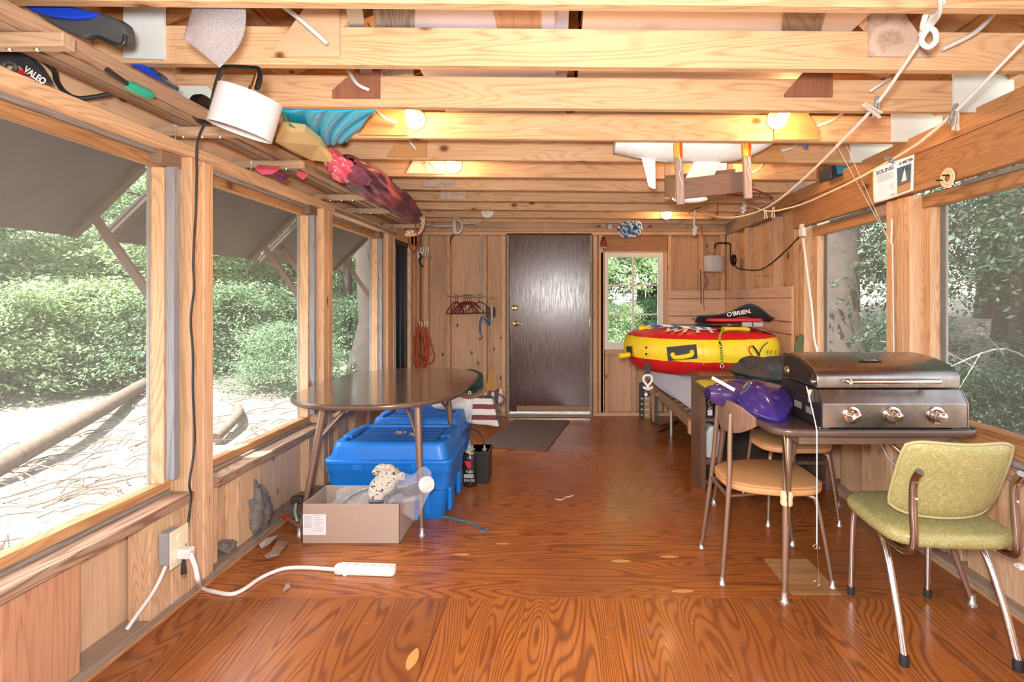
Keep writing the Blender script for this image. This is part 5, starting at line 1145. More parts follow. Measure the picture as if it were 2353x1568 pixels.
tag(rope('teal_string', [onz(*p, .004) for p in ((950, 1198), (980, 1190), (1020, 1188), (1055, 1196), (1085, 1203), (1100, 1210), (1106, 1222), (1120, 1216))], .0055, plain('teal_cord', (.05, .20, .30), .8, noise=.3)), 'teal string curling over the floor from behind the cardboard box', 'string')
# ---- battery, oil bottle
bt = thing('battery', 'black car battery with terminals and a thin hose on the floor beside the blue tote', 'battery', tuple(onz(1093, 1113, 0)+Vector((0, .10, 0))))
MB().box(-.075, .088, -.085, .10, 0, .225).build('case', plain('battery_black', (.02, .022, .024), .35), bt, bevel=.004); MB().box(-.08, .093, -.09, .105, .195, .225).build('lid', plain('battery_black', (.02, .022, .024), .35), bt, bevel=.003)
for x in (-.03, .055): MB().lathe([(.018, 0), (.018, .012), (.008, .014), (.008, .035), (0, .036)], (x, -.05, .225), n=16).build('terminal', GLIDE, bt, smooth=40)
rope('hose', [(.055, -.05, .25), (.03, -.02, .32), (-.04, .02, .36), (-.10, .05, .34)], .004, BLK, bt)
for k in range(5): MB().box(-.06, -.01-(.01 if k % 2 else 0), -.0865, -.0852, .06+.026*k, .066+.026*k).build('print_line', plain('label_grey', (.4, .4, .4), .5), bt)
MB().lathe([(0, .001), (.014, .001), (.014, 0)], (-.04, -.086, .155), (0, -1, 0), n=16).build('print_disc', plain('print_blue', (.03, .2, .5), .5), bt)
ol = thing('oil_bottle', 'black oil bottle with spout cap and red mark in front of the battery', 'bottle', tuple(onz(1079, 1117, 0)))
MB().lathe([(0, 0), (.046, 0), (.050, .01), (.050, .14), (.046, .165), (.048, .19), (.040, .215), (.024, .235), (.022, .245), (0, .245)], n=26).xf(Matrix.Diagonal((1, .72, 1, 1))).build('body', plain('bottle_black', (.02, .02, .022), .25), ol, smooth=50)
MB().lathe([(.024, .0), (.024, .025), (.015, .028), (.012, .045), (.005, .048), (.003, .075), (0, .076)], (0, 0, .243), n=16).build('spout_cap', plain('cap_grey', (.32, .36, .40), .4), ol, smooth=50)
MB().tube(ring((0, 0, .238), .028, (.3, 0, 1), 20), .005, 8, closed=True).build('yellow_band', plain('print_yellow', (.7, .6, .15), .5), ol, smooth=60)
Y0 = -.0375
MB().prism([(-.030, Y0, .185), (.012, Y0, .180), (.016, Y0, .150), (-.004, Y0, .128)], (0, .003, 0)).build('red_mark', plain('print_red', (.7, .02, .03), .4), ol)
text('lettering', 'Valv', (.004, Y0-.001, .110), .030, wl_, ol).location = (.006, Y0-.001, .112)
x_ = text('lettering', '5W-30', (0, 0, 0), .026, wl_, ol); x_.location = (.004, Y0-.001, .050)
MB().box(-.034, .034, Y0-.0006, Y0+.002, .068, .094).build('print_block', plain('label_grey', (.4, .4, .4), .5), ol); x_ = text('lettering', 'OIL', (0, 0, 0), .016, plain('print_cyan', (.05, .45, .6), .5), ol); x_.location = (.0, Y0-.001, .205)
o2 = dup(ol, (ol.location.x-.085, ol.location.y+.06, 0), R(25), 'second black oil bottle half hidden beside the blue tote')
# ---- mat, striped bag, green bag
tag(MB().prism([tuple(onz(*p, .0008)) for p in ((1182, 966), (1309, 968), (1256, 1037), (1104, 1028))], (0, 0, .009)).build('doormat', plain('grey_carpet', (.16, .12, .105), .95, noise=.25, nscale=120, bump=.5), bevel=.003), 'flat grey brown carpet mat on the floor before the door', 'mat')
def stripes():
    q = NT('striped_canvas'); b = q.b; b.inputs['Roughness'].default_value = .85; tc = q.n('TexCoord'); sp = q.n('SeparateXYZ'); q.l(tc.outputs['Object'], sp.inputs[0])
    s_ = q.math('SINE', q.math('MULTIPLY', sp.outputs[2], 2*PI/.078)); q.l(q.mix(q.math('GREATER_THAN', s_, .15), (.66, .64, .60), (.17, .045, .045)), b.inputs['Base Color']); q.bump(q.noise(q.coords((1, 1, 1), False), 15, 3), .3, .01); return q.m
sb = thing('sailcloth_bag', 'cream canvas bag with maroon striped end lying on the rear blue tote', 'bag', (-.75, 4.25, .44))
CNV = plain('cream_canvas', (.62, .61, .57), .85, bump=.4, nscale=14); TRM = plain('green_trim', (.03, .08, .07), .7)
def cloth(name, quad, Y4, mat, parent, nu=20, nv=14, amp=.012, ph=0, solid=.006):
    """pixel quad given clockwise from top left with one depth per corner"""
    A, B, C_, D = [at(p[0], p[1], y) for p, y in zip(quad, Y4)]
    return MB().grid(lambda u, v: A.lerp(B, u).lerp(D.lerp(C_, u), v)+Vector((0, amp*math.sin(u*9+ph+v*3)*math.cos(v*5+u*2), amp*.5*math.sin(v*11+u*4+ph))), nu, nv).build(name, mat, parent, world=True, smooth=180, solid=solid)
cloth('canvas_body', [(985, 925), (1090, 915), (1083, 975), (1035, 958)], (4.3, 4.15, 4.1, 4.2), CNV, sb, amp=.02)
MB().sphere((-.86, 4.22, .46), (.17, .10, .05), 20, 12, lambda d: 1+.1*math.sin(5*d.x+3*d.y)).build('canvas_bulk', CNV, sb, world=True, smooth=80)
A4 = [(1088, 915), (1130, 913), (1148, 983), (1083, 972)]
cloth('striped_end', A4, (4.15, 4.15, 4.05, 4.08), stripes(), sb, amp=.008)
MB().tube(smooth_path([at(1100, 912, 4.14), at(1131, 912, 4.14), at(1143, 940, 4.1), at(1149, 984, 4.04)], 5), .007, 8).build('trim', TRM, sb, world=True, smooth=60)
sc_ = thing('striped_cushion', 'rolled dark and cream striped boat cushion behind the canvas bag', 'cushion', (-.62, 4.55, .50))
for k, m in enumerate((CNV, plain('dark_stripe', (.10, .07, .075), .8), CNV, plain('dark_stripe', (.10, .07, .075), .8), CNV)):
    a, b_ = at(1112+8.5*k, 918-3*k, 4.5), at(1122+8.5*k, 910-1.2*k, 4.5)
    MB().sphere(a.lerp(b_, .5)+Vector((0, 0, -.01)), (.022, .07, .070-.006*abs(k-2)), 14, 10).build('stripe_panel', m, sc_, world=True, smooth=80)
MB().tube(smooth_path([at(1108, 925, 4.42), at(1130, 900, 4.42), at(1150, 908, 4.42), at(1159, 918, 4.42), at(1150, 930, 4.42)], 5), .007, 8).build('trim', plain('maroon_trim', (.17, .045, .045), .7), sc_, world=True, smooth=60)
MB().sphere(at(1150, 916, 4.5), (.03, .06, .05), 14, 10).build('end_panel', CNV, sc_, world=True, smooth=80)
gb_ = lump('green_bag', (-.78, 4.52, .60), (.10, .10, .105), plain('green_nylon', (.02, .085, .065), .55, bump=.3, nscale=14), 'dark green nylon bag with a white eyelet behind the oval table', 'bag', 6, .10, 4)
et = MB().tube(ring((0, 0, 0), .011, (0, 1, 0)), .004, 8, closed=True).build('eyelet', WP, gb_, smooth=60); et.location = at(1079, 903, 4.40)-gb_.location
rd = tag(MB().tube([at(1070, 975, 4.3), at(1068, 1006, 4.3)], .006, 8).build('red_pole', plain('pink_red', (.6, .03, .08), .5)), 'thin red pole standing beside the rear blue tote', 'pole')
# ---- things on the back wall, left of the door
OR = plain('orange_cord', (.42, .075, .02), .5); hk_m = WP
def hookset(name, px, py, label, Yd=5.72):
    t = thing(name, label, 'hook', at(px, py, BY-.01)); 
    c = at(px, py, BY-.01); MB().box(c.x-.03, c.x+.03, BY-.02, BY-.001, c.z-.04, c.z+.03).build('plate', WP, t, world=True, bevel=.004)
    for k in range(4):
        x = c.x-.01+.028*k; MB().tube(smooth_path([(x, BY-.02, c.z-.03), (x+.02, BY-.07, c.z-.035), (x+.045, BY-.12, c.z+.01), (x+.055, BY-.13, c.z+.07)], 5), .007, 8).build('prong', WP, t, world=True, smooth=60)
    return t
hookset('hook_rack', 965, 585, 'white four pronged hook rack high on the back wall left corner'); hookset('hook_rack', 962, 752, 'white four pronged hook rack holding the orange extension cord')
ec = thing('extension_cord', 'coiled orange extension cord hanging from the lower white hooks', 'cord', at(975, 838, 5.76))
rr = random.Random(4); 
for k in range(13):
    x0 = zx(974)+rr.uniform(-.02, .02); w1 = rr.uniform(.03, .085); z0 = zz(742)+rr.uniform(-.02, .04); z1 = zz(842)+rr.uniform(-.03, .10); y = 5.75+rr.uniform(-.03, .03)
    MB().tube(smooth_path([(x0, y, z0), (x0-w1, y, (z0*.4+z1*.6)), (x0-w1*.6, y, z1), (x0+w1*.5, y, z1), (x0+w1, y, z0*.4+z1*.6)], 6, True), .0085, 8, closed=True).build('loop', OR, ec, world=True, smooth=60)
MB().tube(smooth_path([(zx(985), 5.74, zz(745)), (zx(1000), 5.73, zz(800)), (zx(1004), 5.73, zz(820)), (zx(992), 5.73, zz(834)), (zx(975), 5.73, zz(825)), (zx(985), 5.73, zz(806)), (zx(998), 5.73, zz(812))], 7), .009, 8).build('tail', OR, ec, world=True, smooth=60)
MB().box(zx(978), zx(983), 5.70, 5.72, zz(826), zz(815)).build('plug', BLK, ec, world=True, bevel=.004)
tag(rope('knotted_cord', [at(964, 582, 5.74), at(968, 590, 5.72), at(963, 598, 5.73), at(966, 608, 5.73), at(972, 612, 5.73)], .010, BLK), 'short black cord knotted on the upper white hook rack', 'cord')
rod = tag(MB().tube([at(1026, 680, 5.70), at(1116, 682, 5.70)], .010, 10).build('hanger_rod', wood('rod', (.5, .42, .33), (.3, .22, .15), 'x', knots=0), smooth=60), 'wooden rod across the studs carrying the maroon hangers', 'rod')
MH = plain('maroon_plastic', (.16, .022, .025), .35)
def hanger(name, loc, rz, label, group):
    t = thing(name, label, 'hanger', loc, rz, group)
    MB().tube(smooth_path([(.0, 0, -.055), (0, 0, -.02), (.018, 0, .0), (.012, 0, .018), (-.006, 0, .018), (-.016, 0, .006)], 5), .003, 6).build('hook', MH, t, smooth=60)
    MB().tube(smooth_path([(0, 0, -.055), (-.17, 0, -.15), (-.18, 0, -.17), (-.165, 0, -.18), (.165, 0, -.18), (.18, 0, -.17), (.17, 0, -.15)], 4, True), .005, 6, closed=True).build('frame', MH, t, smooth=60)
    MB().tube([(-.09, 0, -.105), (-.09, 0, -.18)], .003, 6).build('strut', MH, t); MB().tube([(.09, 0, -.105), (.09, 0, -.18)], .003, 6).build('strut', MH, t)
    return t
h0 = None
ON = ('leftmost', 'second', 'third', 'fourth', 'fifth', 'sixth', 'seventh', 'rightmost')
for k, (px, a) in enumerate(((1046, 72), (1051, 78), (1066, 58), (1070, 52), (1074, 60), (1079, 46), (1083, 54), (1102, 48))):
    p = at(px, 681, 5.70)+Vector((0, 0, -.005)); lb = 'maroon plastic clothes hanger on the wooden rod, %s of the eight from the left' % ON[k]
    h0 = hanger('clothes_hanger', p, R(a), lb, 'hangers on the rod') if h0 is None else dup(h0, p, R(a), lb)
hanger('clothes_hanger', at(1725, 425, 3.9), R(8), 'maroon plastic clothes hanger lying along a joist right of the model boat', None).rotation_euler = (R(74), R(8), R(-12))
pd = thing('canoe_paddle', 'wooden paddle with an orange varnished blade leaning upright left of the door', 'paddle', at(1131, 900, 5.74)); PW = wood('paddle_ash', (.55, .40, .24), (.38, .25, .14), 'z', knots=0, rough=.3, coat=.5)
MB().tube([at(1130, 702, 5.78), at(1131, 850, 5.77)], .013, 12).build('shaft', PW, pd, world=True, smooth=60)
MB().tube(smooth_path([at(1131, 704, 5.78), at(1122, 690, 5.78), at(1124, 685, 5.78), at(1137, 685, 5.78), at(1139, 690, 5.78)], 5, True), .010, 8, closed=True).build('grip', PW, pd, world=True, smooth=60)
bp = [at(*p, 5.765) for p in ((1129, 842), (1133, 842), (1140, 866), (1144, 890), (1143, 905), (1136, 912), (1126, 912), (1118, 905), (1117, 890), (1122, 866))]
MB().prism(bp, (0, .012, 0)).build('blade', plain('varnished_blade', (.62, .32, .09), .3, noise=.2), pd, world=True, bevel=.004)
MB().tube([at(1131, 842, 5.76), at(1131, 900, 5.76)], [.010, .004], 8).build('blade_ridge', PW, pd, world=True, smooth=60)
sw = thing('wall_switch_box', 'black plastic square box mounted on the stud above the paddle', 'switch', at(1128, 720, 5.83)); MB().box(zx(1117.5), zx(1139), 5.80, 5.85, zz(729.5), zz(706.5)).build('box', plain('gloss_black', (.03, .035, .04), .2), sw, world=True, bevel=.006)
MB().box(zx(1130), zx(1134), 5.79, 5.80, zz(724), zz(716)).build('toggle', plain('blue_grey', (.3, .38, .45), .3), sw, world=True, bevel=.002)
tag(rope('hanging_cord', [at(1107, 540, 5.79), at(1104, 600, 5.79), at(1108, 650, 5.78), at(1107, 700, 5.77), at(1106, 728, 5.77)], .006, plain('grey_rope', (.5, .5, .46), .8)), 'grey cord hanging down the back wall stud past the hangers', 'cord')
tag(rope('hanging_cord', [at(1104, 540, 5.80), at(1101, 610, 5.80), at(1106, 670, 5.80)], .005, plain('grey_rope', (.5, .5, .46), .8)), 'thin pale cord looped behind the grey cord on the back wall', 'cord')
bc = thing('bungee_cord', 'blue bungee cord with a black hook hanging below the rod', 'bungee', at(1104, 778, 5.75))
MB().tube(smooth_path([at(1108, 728, 5.75), at(1103, 742, 5.74), at(1103, 766, 5.74)], 4), .010, 8).build('cord', plain('bungee_blue', (.03, .10, .25), .7, noise=.4, nscale=60), bc, world=True, smooth=60)
MB().tube(smooth_path([at(1104, 766, 5.74), at(1107, 774, 5.74), at(1104, 781, 5.74), at(1100, 777, 5.74)], 5), .005, 8).build('hook', BLK, bc, world=True, smooth=60)
for k, (a, b_) in enumerate((((1112, 732), (1124, 745)), ((1106, 738), (1118, 744)), ((1110, 726), (1117, 730)))):
    tag(MB().tube([at(*a, 5.76), at(*b_, 5.76)], .010, 6).build('clamp', plain(('bungee_blue', 'grey_metal', 'orange_clamp')[k], ((.03, .10, .25), (.45, .47, .5), (.6, .15, .05))[k], .5)), ('dark blue', 'grey', 'orange')[k]+' spring clamp hanging beside the bungee cord', 'clamp')
tag(rope('blue_hose', [at(1123, 730, 5.80), at(1124, 740, 5.79), at(1123, 748, 5.80)], .014, plain('steel_blue', (.04, .16, .24), .5)), 'short steel blue hose bundle below the black switch box', 'hose')
am = plain('amber_glass', (.35, .05, .01), .15, coat=.5)
ab = thing('amber_bottle', 'small amber glass bottle with a black cap on the window header right of the door', 'bottle', at(1386.5, 568, 5.83)); z0 = ab.location.z
MB().lathe([(0, 0), (.030, 0), (.033, .006), (.033, .065), (.026, .08), (.014, .086), (.014, .093), (0, .093)], n=22).build('glass', am, ab, smooth=50); MB().lathe([(.019, .088), (.019, .112), (0, .113)], n=18).build('cap', BLK, ab, smooth=40); MB().lathe([(.0335, .012), (.0335, .058)], n=22, cap=False).build('paper_label', plain('maroon_label', (.18, .03, .03), .5), ab, smooth=50)
MB().box(zx(1382), zx(1392), 5.80, 5.85, z0-.012, z0-.001).build('ledge_block', pine('x'), wb)
tag(MB().box(zx(1397), zx(1405), 5.80, 5.83, zz(527), zz(518)).build('pale_block', plain('pale_blue_plastic', (.55, .72, .78), .5), bevel=.002), 'small pale blue plastic block above the back wall plate', 'block')
# ================================================================== OVERHEAD THINGS
RK = darkbrown('y'); LW = wood('lath', (.52, .38, .26), (.30, .19, .11), 'x', knots=.3)
rk = thing('overhead_rack', 'long rack of brown boards carried on short crosspieces under the left joists', 'rack', (-1.53, 3.3, 2.0))
def krat(k, z): return -(z-EYE)/k
for k in range(3):
    xr = -1.405-.066*k
    MB().box(xr-.051, xr, .7, 5.15, 2.028, 2.062).build('rail', RK if k else wood('rail_front', (.50, .33, .22), (.28, .16, .10), 'y', knots=.3), rk, world=True, bevel=.003)
for y in (1.43, 2.20, 2.73, 3.60, 4.14, 5.0):
    cpc = MB().box(-1.70, -1.345, y-.02, y+.02, 1.988, 2.027).build('crosspiece', LW, rk, world=True, bevel=.004)
    for x in (-1.435, -1.51, -1.59): MB().lathe([(0, .006), (.007, .005), (.008, 0)], (x, y, 1.988), (0, 0, -1), n=10).build('bolt', CHR, cpc, world=True, smooth=40)
    if y > 2: MB().tube([(-1.60, y-.03, 1.97), (-1.60, y-.03, 2.02)], .003, 6).build('nail', CHR, cpc, world=True)
# wall lamp 1
b1 = at(452, 248, 1.93); b1 = Vector((-1.402+.0, 2.005, 2.035))
cL = at(561, 236, 1.64)
l1 = wall_lamp('white drum wall lamp on a black arm fixed to the overhead rack, near left', (-1.466, 2.127, 2.075), (1, -.12, 0),
    [(-1.43, 2.12, 2.075), (-1.395, 2.10, 2.075), at(484, 246, 1.98), at(487, 236, 1.95), at(498, 190, 1.88), at(511, 160, 1.76), at(525, 154, 1.74), at(575, 156, 1.68), at(595, 160, 1.66), at(597, 185, 1.65), at(590, 205, 1.645)], at(577, 219, 1.66), (.30, .0, 1), .092, .122, 'wall lamps')
lc = [(-1.45, 2.127, 2.02), onx(453, 330, -1.50), onx(452, 400, -1.53), onx(450, 480, -1.56), onx(444, 600, -1.57), onx(446, 660, -1.57), onx(438, 735, -1.57), onx(443, 815, -1.57), onx(443, 900, -1.57), onx(447, 1018, -1.57), onx(435, 1109, -1.565), onx(439, 1145, -1.565), onx(427, 1240, -1.555), onx(422, 1288, -1.54)]
lcd = thing('lamp_cord', 'long black cord hanging from the near wall lamp down the left post', 'cord', lc[-1])
MB().tube(smooth_path(lc, 6), .0046, 8).build('cable', BLK, lcd, world=True, smooth=60)
e = lc[-1]; MB().tube([e, e+Vector((0, 0, -.02)), e+Vector((0, 0, -.055))], [.008, .011, .014], 4).build('plug', BLK, lcd, world=True, bevel=.002)
for s in (-1, 1): MB().box(e.x+s*.006-.001, e.x+s*.006+.001, e.y-.003, e.y+.003, e.z-.072, e.z-.054).build('prong', plain('copper_prong', (.8, .5, .4), .3, 1), lcd, world=True)
# blue boards / paddles at top left
BB = plain('cobalt_plastic', (.012, .06, .62), .35, noise=.12, nscale=7); GR = plain('grey_rubber', (.07, .08, .09), .55, noise=.2)
def strip(name, pts, w_, m, parent, flat=.35, n=12): return MB().tube(smooth_path([at(*p) for p in pts], 6), w_, n, flat=flat).build(name, m, parent, world=True, smooth=60)
bs = thing('blue_sled', 'cobalt blue plastic sled with a curled grey rubber nose on the rack at top left', 'sled', at(180, 40, 1.7))
P = [at(*p, 1.62) for p in ((30, -45), (130, -25), (215, 28), (240, 62), (215, 72), (150, 70), (80, 30), (20, 0), (-60, -45))]
P = [at(*p, 1.60) for p in ((20, -5), (60, -30), (110, 2), (215, 27), (224, 34), (205, 42), (165, 45), (120, 40), (70, 25))]
MB().prism(P, (0, .05, .015)).build('deck', BB, bs, world=True, bevel=.01)
P = [at(*p, 1.61) for p in ((78, 30), (120, 40), (165, 45), (205, 42), (224, 30), (262, 42), (283, 56), (289, 75), (286, 100), (276, 105), (262, 103), (240, 92), (225, 83), (207, 81), (190, 90), (150, 72), (110, 50))]
MB().prism(P, (0, .04, .012)).build('rubber_nose', GR, bs, world=True, bevel=.008)
MB().tube(smooth_path([at(225, 84, 1.60), at(245, 93, 1.60), at(270, 103, 1.60), at(284, 101, 1.60), at(288, 80, 1.60)], 5), .006, 8).build('lip', plain('rubber_dark', (.02, .022, .026), .4), bs, world=True, smooth=60)
bs2 = thing('blue_runner', 'narrow cobalt blue plastic runner lying along the rack behind the sled', 'runner', at(300, 140, 1.85))
P = [at(*p, 1.93) for p in ((222, 105), (250, 108), (330, 150), (362, 172), (372, 188), (335, 170), (280, 138))]
MB().prism(P, (0, .05, .01)).build('deck', BB, bs2, world=True, bevel=.006)
strip('edge_strap', [(358, 166, 1.9), (370, 172, 1.92), (378, 186, 1.94), (410, 205, 1.96)], .010, GR, bs2)
rn = thing('green_tipped_rod', 'black flexible rod with a green taped tip bent under the rack', 'rod', at(200, 215, 1.7))
MB().tube(smooth_path([at(70, 115, 1.62), at(122, 160, 1.68), at(130, 185, 1.72), at(150, 212, 1.76), at(185, 226, 1.80), at(255, 216, 1.86)], 6), .0075, 10).build('rod', BLK, rn, world=True, smooth=60)
MB().tube([at(246, 160, 1.60), at(296, 196, 1.68)], .0085, 10).build('shaft', BLK, rn, world=True, smooth=60)
MB().tube([at(290, 192, 1.67), at(300, 198, 1.69), at(340, 216, 1.74), at(354, 220, 1.76)], [.011, .017, .017, .006], 12).build('green_tip', plain('green_tape', (.03, .33, .22), .35), rn, world=True, smooth=60)
vb = thing('black_strap_bag', 'black tapered strap with white lettering hanging through the rack at the left edge', 'strap', at(40, 160, 1.6))
P = [at(*p, 1.60) for p in ((-20, 112), (30, 118), (60, 130), (85, 155), (108, 192), (78, 184), (55, 165), (40, 148), (-20, 150))]
MB().prism(P, (0, .025, .01)).build('webbing', NB, vb, world=True, bevel=.004)
MB().tube(smooth_path([at(8, 152, 1.59), at(14, 145, 1.59), at(30, 146, 1.59), at(36, 156, 1.59), at(28, 168, 1.6)], 5), .006, 8).build('handle_loop', GR, vb, world=True, smooth=60)
text('lettering', 'VALEO', at(80, 174, 1.585), .027, wl_, vb, rot=(PI/2, R(34), 0), sx=.9, bold=.0008)
tag(MB().prism([at(*p, 1.61) for p in ((35, 157), (60, 163), (62, 172), (36, 166))], (0, .01, 0)).build('red_tag', plain('print_red', (.7, .02, .03), .4)), 'small red tag below the lettered black strap', 'tag')
# mesh sheet
mq = NT('fine_mesh'); q = mq; q.b.inputs['Base Color'].default_value = (.42, .41, .45, 1); q.b.inputs['Roughness'].default_value = .35; q.l(q.ramp(q.noise(q.coords((1, 1, 1), False), 420, 1), [(.42, .35), (.58, .8)]), q.b.inputs['Alpha']); mq = q.m
A, B, C_, D = at(444, 8, 1.60), at(564, 10, 1.60), at(505, 156, 1.56), at(421, 88, 1.56); D2 = at(527, 112, 1.55)
def mfn(u, v):
    top = A.lerp(B, u); bot = D.lerp(C_, u) if True else 0; rgt = B.lerp(C_, v)+Vector((.018*math.sin(PI*v), 0, 0))
    p = top.lerp(bot, v); return p+Vector((.02*math.sin(PI*v)*u, -.02*math.sin(PI*v)*math.sin(u*4), 0))
tag(MB().grid(mfn, 16, 16).build('mesh_sheet', mq, smooth=180, solid=.001), 'pale metal mesh sheet hanging crookedly above the near wall lamp', 'mesh')
# air mattress, foam, pink sheet, purple tent
am_ = plain('azure_vinyl', (.01, .40, .66), .3, coat=.3, noise=.1, nscale=6)
Q = [at(640, 246, 2.40), at(864, 246, 2.40), at(800, 318, 2.76), at(735, 331, 2.80)]
def amf(u, v):
    p = Q[0].lerp(Q[1], u).lerp(Q[3].lerp(Q[2], u), v); d = u*2.6+v*1.15
    return p+Vector((0, -.3, -.95))*(.016*abs(math.sin(PI*d*1.45)))
tag(MB().grid(amf, 90, 30).build('air_mattress', am_, smooth=60, solid=.02), 'turquoise ribbed air mattress sagging between the joists above the rack', 'air mattress')
tag(MB().prism([at(*p, 2.42) for p in ((646, 252), (656, 262), (662, 280), (672, 290), (650, 290))], (0, .05, .0)).build('camo_cloth', plain('camo_green', (.10, .18, .09), .8, noise=.8, nscale=30), bevel=.004), 'green patterned cloth edge beside the turquoise air mattress', 'cloth')
FO = plain('beige_foam', (.66, .50, .24), .85, noise=.08, bump=.2)
P = [at(646, 296, 2.38), at(700, 303, 2.50), at(735, 330, 2.66), at(763, 376, 2.86), at(712, 369, 2.90), at(670, 350, 2.74), at(632, 330, 2.44)]
tag(MB().prism(P, (0, .01, .045)).build('foam_slab', FO, bevel=.012, seg=3), 'beige foam slab lying on the rack right behind the near lamp shade', 'foam')
def drape(name, cen, rad, mat, label, cat, sd, parent=None):
    """a bundle of cloth along a path: wrinkled tube"""
    rr = random.Random(sd); pts = smooth_path(cen, 6); n = len(pts); ph = [rr.random()*6 for _ in range(5)]
    def f(u, v):
        i = min(int(v*(n-1)), n-2); t = v*(n-1)-i; p = pts[i].lerp(pts[i+1], t); d = (pts[i+1]-pts[i]).normalized(); a_, b_ = frame_of(d)
        kk = v*(len(rad)-1); j = min(int(kk), len(rad)-2); r = rad[j]+(rad[j+1]-rad[j])*(kk-j); a = 2*PI*u
        r *= 1+.16*math.sin(3*a+ph[0]+5*v)+.10*math.sin(7*a+ph[1]-9*v)+.06*math.sin(13*a+20*v+ph[2])
        return p+a_*math.cos(a)*r+b_*math.sin(a)*r*.72
    o = MB().grid(f, 56, 60, cu=True).build(name, mat, parent, smooth=60); return tag(o, label, cat)
PT = NT('plum_nylon'); q = PT; n = q.noise(q.coords((1, 1, 1), False), 2.6, 3, .6); q.l(q.ramp(n, [(.47, (.11, .032, .075)), (.58, (.30, .075, .11))]), q.b.inputs['Base Color']); q.b.inputs['Roughness'].default_value = .5; q.bump(q.noise(q.coords((1, 1, 1), False), 16, 4, .5), .7, .012); PT = q.m
drape('tent_bundle', [at(790, 375, 3.0), at(830, 400, 3.25), at(875, 440, 3.65), at(915, 470, 4.15), at(950, 497, 4.8)], [.06, .095, .115, .12, .11, .10, .07], PT, 'plum and rose nylon tent bundle bulging off the rack', 'tent', 3)
PK = plain('pink_vinyl', (.62, .10, .17), .2, coat=.6, noise=.15, nscale=8)
drape('pink_sheet', [at(742, 345, 2.9), at(765, 368, 2.95), at(785, 395, 3.0), at(792, 418, 3.05)], [.03, .055, .075, .07, .02], PK, 'shiny pink plastic sheet crumpled on the rack behind the foam slab', 'sheet', 9)
tag(MB().prism([at(*p, 2.98) for p in ((800, 372), (832, 385), (853, 415), (845, 428), (790, 410))], (0, .01, .004)).build('plum_flap', PT, bevel=.003), 'loose plum flap folded over the pink sheet', 'cloth')
for k, (pts, lb) in enumerate((([(585, 388), (640, 392), (622, 402), (600, 402)], 'pink plastic fold poking down between the rack boards, left one'), ([(610, 408), (625, 395), (632, 402), (648, 412), (660, 414), (650, 422), (642, 420), (628, 405)], 'pink and plum cloth tip hanging lowest under the rack'), ([(680, 402), (702, 410), (695, 414)], 'small pink tip poking through the rack, right one'))):
    tag(MB().prism([at(*p, 2.62+.05*k) for p in pts], (0, .03, .03)).build('cloth_tip', PK if k != 1 else PT, bevel=.003), lb, 'cloth')
rb = thing('striped_hose_coil', 'coil of striped rope and red cord at the far end of the rack', 'coil', at(958, 520, 4.9)); SR = rmix('orange_white_twist', (.62, .30, .10), (.70, .68, .64), 16)
for k in range(3): MB().tube(smooth_path([at(945+8*k, 500, 4.9-.05*k), at(966+3*k, 498, 4.9), at(971+k, 515, 4.9), at(962, 536, 4.9), at(935, 540, 4.88), at(940+6*k, 530, 4.86)], 6), .016, 8).build('rope_loop', SR, rb, world=True, smooth=60)
rope('red_cord', [at(948, 495, 4.85), at(955, 520, 4.85), at(960, 555, 4.9), at(950, 580, 5.2), at(940, 560, 5.2), at(935, 520, 5.0)], .007, plain('red_rope', (.35, .04, .04), .7), rb, world=True)
# ---- cable tails sticking out below the joists
CT = plain('grey_sheath', (.6, .6, .6), .5); CTW = plain('ivory_sheath', (.78, .72, .58), .5)
tails = [((645, 10), (690, 45), (752, 100), 1.86, CT, 'left of the plywood triangle on the second joist'), ((800, 160), (820, 192), (848, 207), 2.28, CT, 'on the left red gusset'), ((864, 255), (885, 272), (912, 283), 2.74, CTW, 'on the left amber gusset'), ((938, 318), (945, 330), (955, 342), 3.17, CT, 'on the small left amber gusset'), ((985, 372), (1000, 386), (1015, 389), 3.61, CTW, 'beside the round porcelain lampholder'),
    ((2285, 30), (2240, 75), (2165, 113), 1.86, CT, 'thick and long, right of the white rope knot'), ((2045, 180), (2025, 192), (1998, 210), 2.28, CT, 'right of the right red gusset'), ((1935, 263), (1910, 278), (1878, 290), 2.74, CTW, 'on the right amber gusset'), ((1832, 330), (1820, 340), (1795, 347), 3.17, CT, 'beyond the bow of the model boat'), ((1755, 377), (1740, 392), (1728, 396), 3.61, CTW, 'above the hanging red hanger')]
for a, b_, c_, Y, m, lb in tails:
    tag(rope('cable_tail', [at(*a, Y+.01), at(*b_, Y-.02), at(*c_, Y)], .008 if Y > 1.9 else .0085, m), 'loose cable end on the joists '+lb, 'cable')
# ---- lampholders with bulbs
def bulb(px, Y, label, lit, r=.055, zc=None, en=26):
    z = zc if zc else JB+.065; x = (px-VX)/F*Y
    t = thing('ceiling_bulb', label, 'lamp', (x, Y, z), 0, 'bare bulb lampholders on the joists'); por = plain('porcelain', (.82, .80, .74), .3)
    MB().lathe([(0, 0), (r, 0), (r, .008), (r*.8, .016), (r*.5, .022), (r*.45, .034), (0, .034)], (0, 0, 0), (0, -1, 0), 28).build('holder', por, t, smooth=40)
    if lit:
        gl_ = plain('lit_bulb', (1, .9, .7), .3, emit=((1, .62, .26), 14))
        MB().lathe([(.0, .125), (.016, .120), (.027, .103), (.030, .088), (.026, .068), (.014, .045), (.013, .034)], (0, 0, 0), (0, -1, 0), 20).build('bulb', gl_, t, smooth=60)
        lamp('bulb_light', 'POINT', (x, Y-.15, z-.01), en, (1, .56, .24), shadow_soft_size=.03)
y4, y6, y10 = jy[J(4)], jy[J(6)], jy[J(10)]
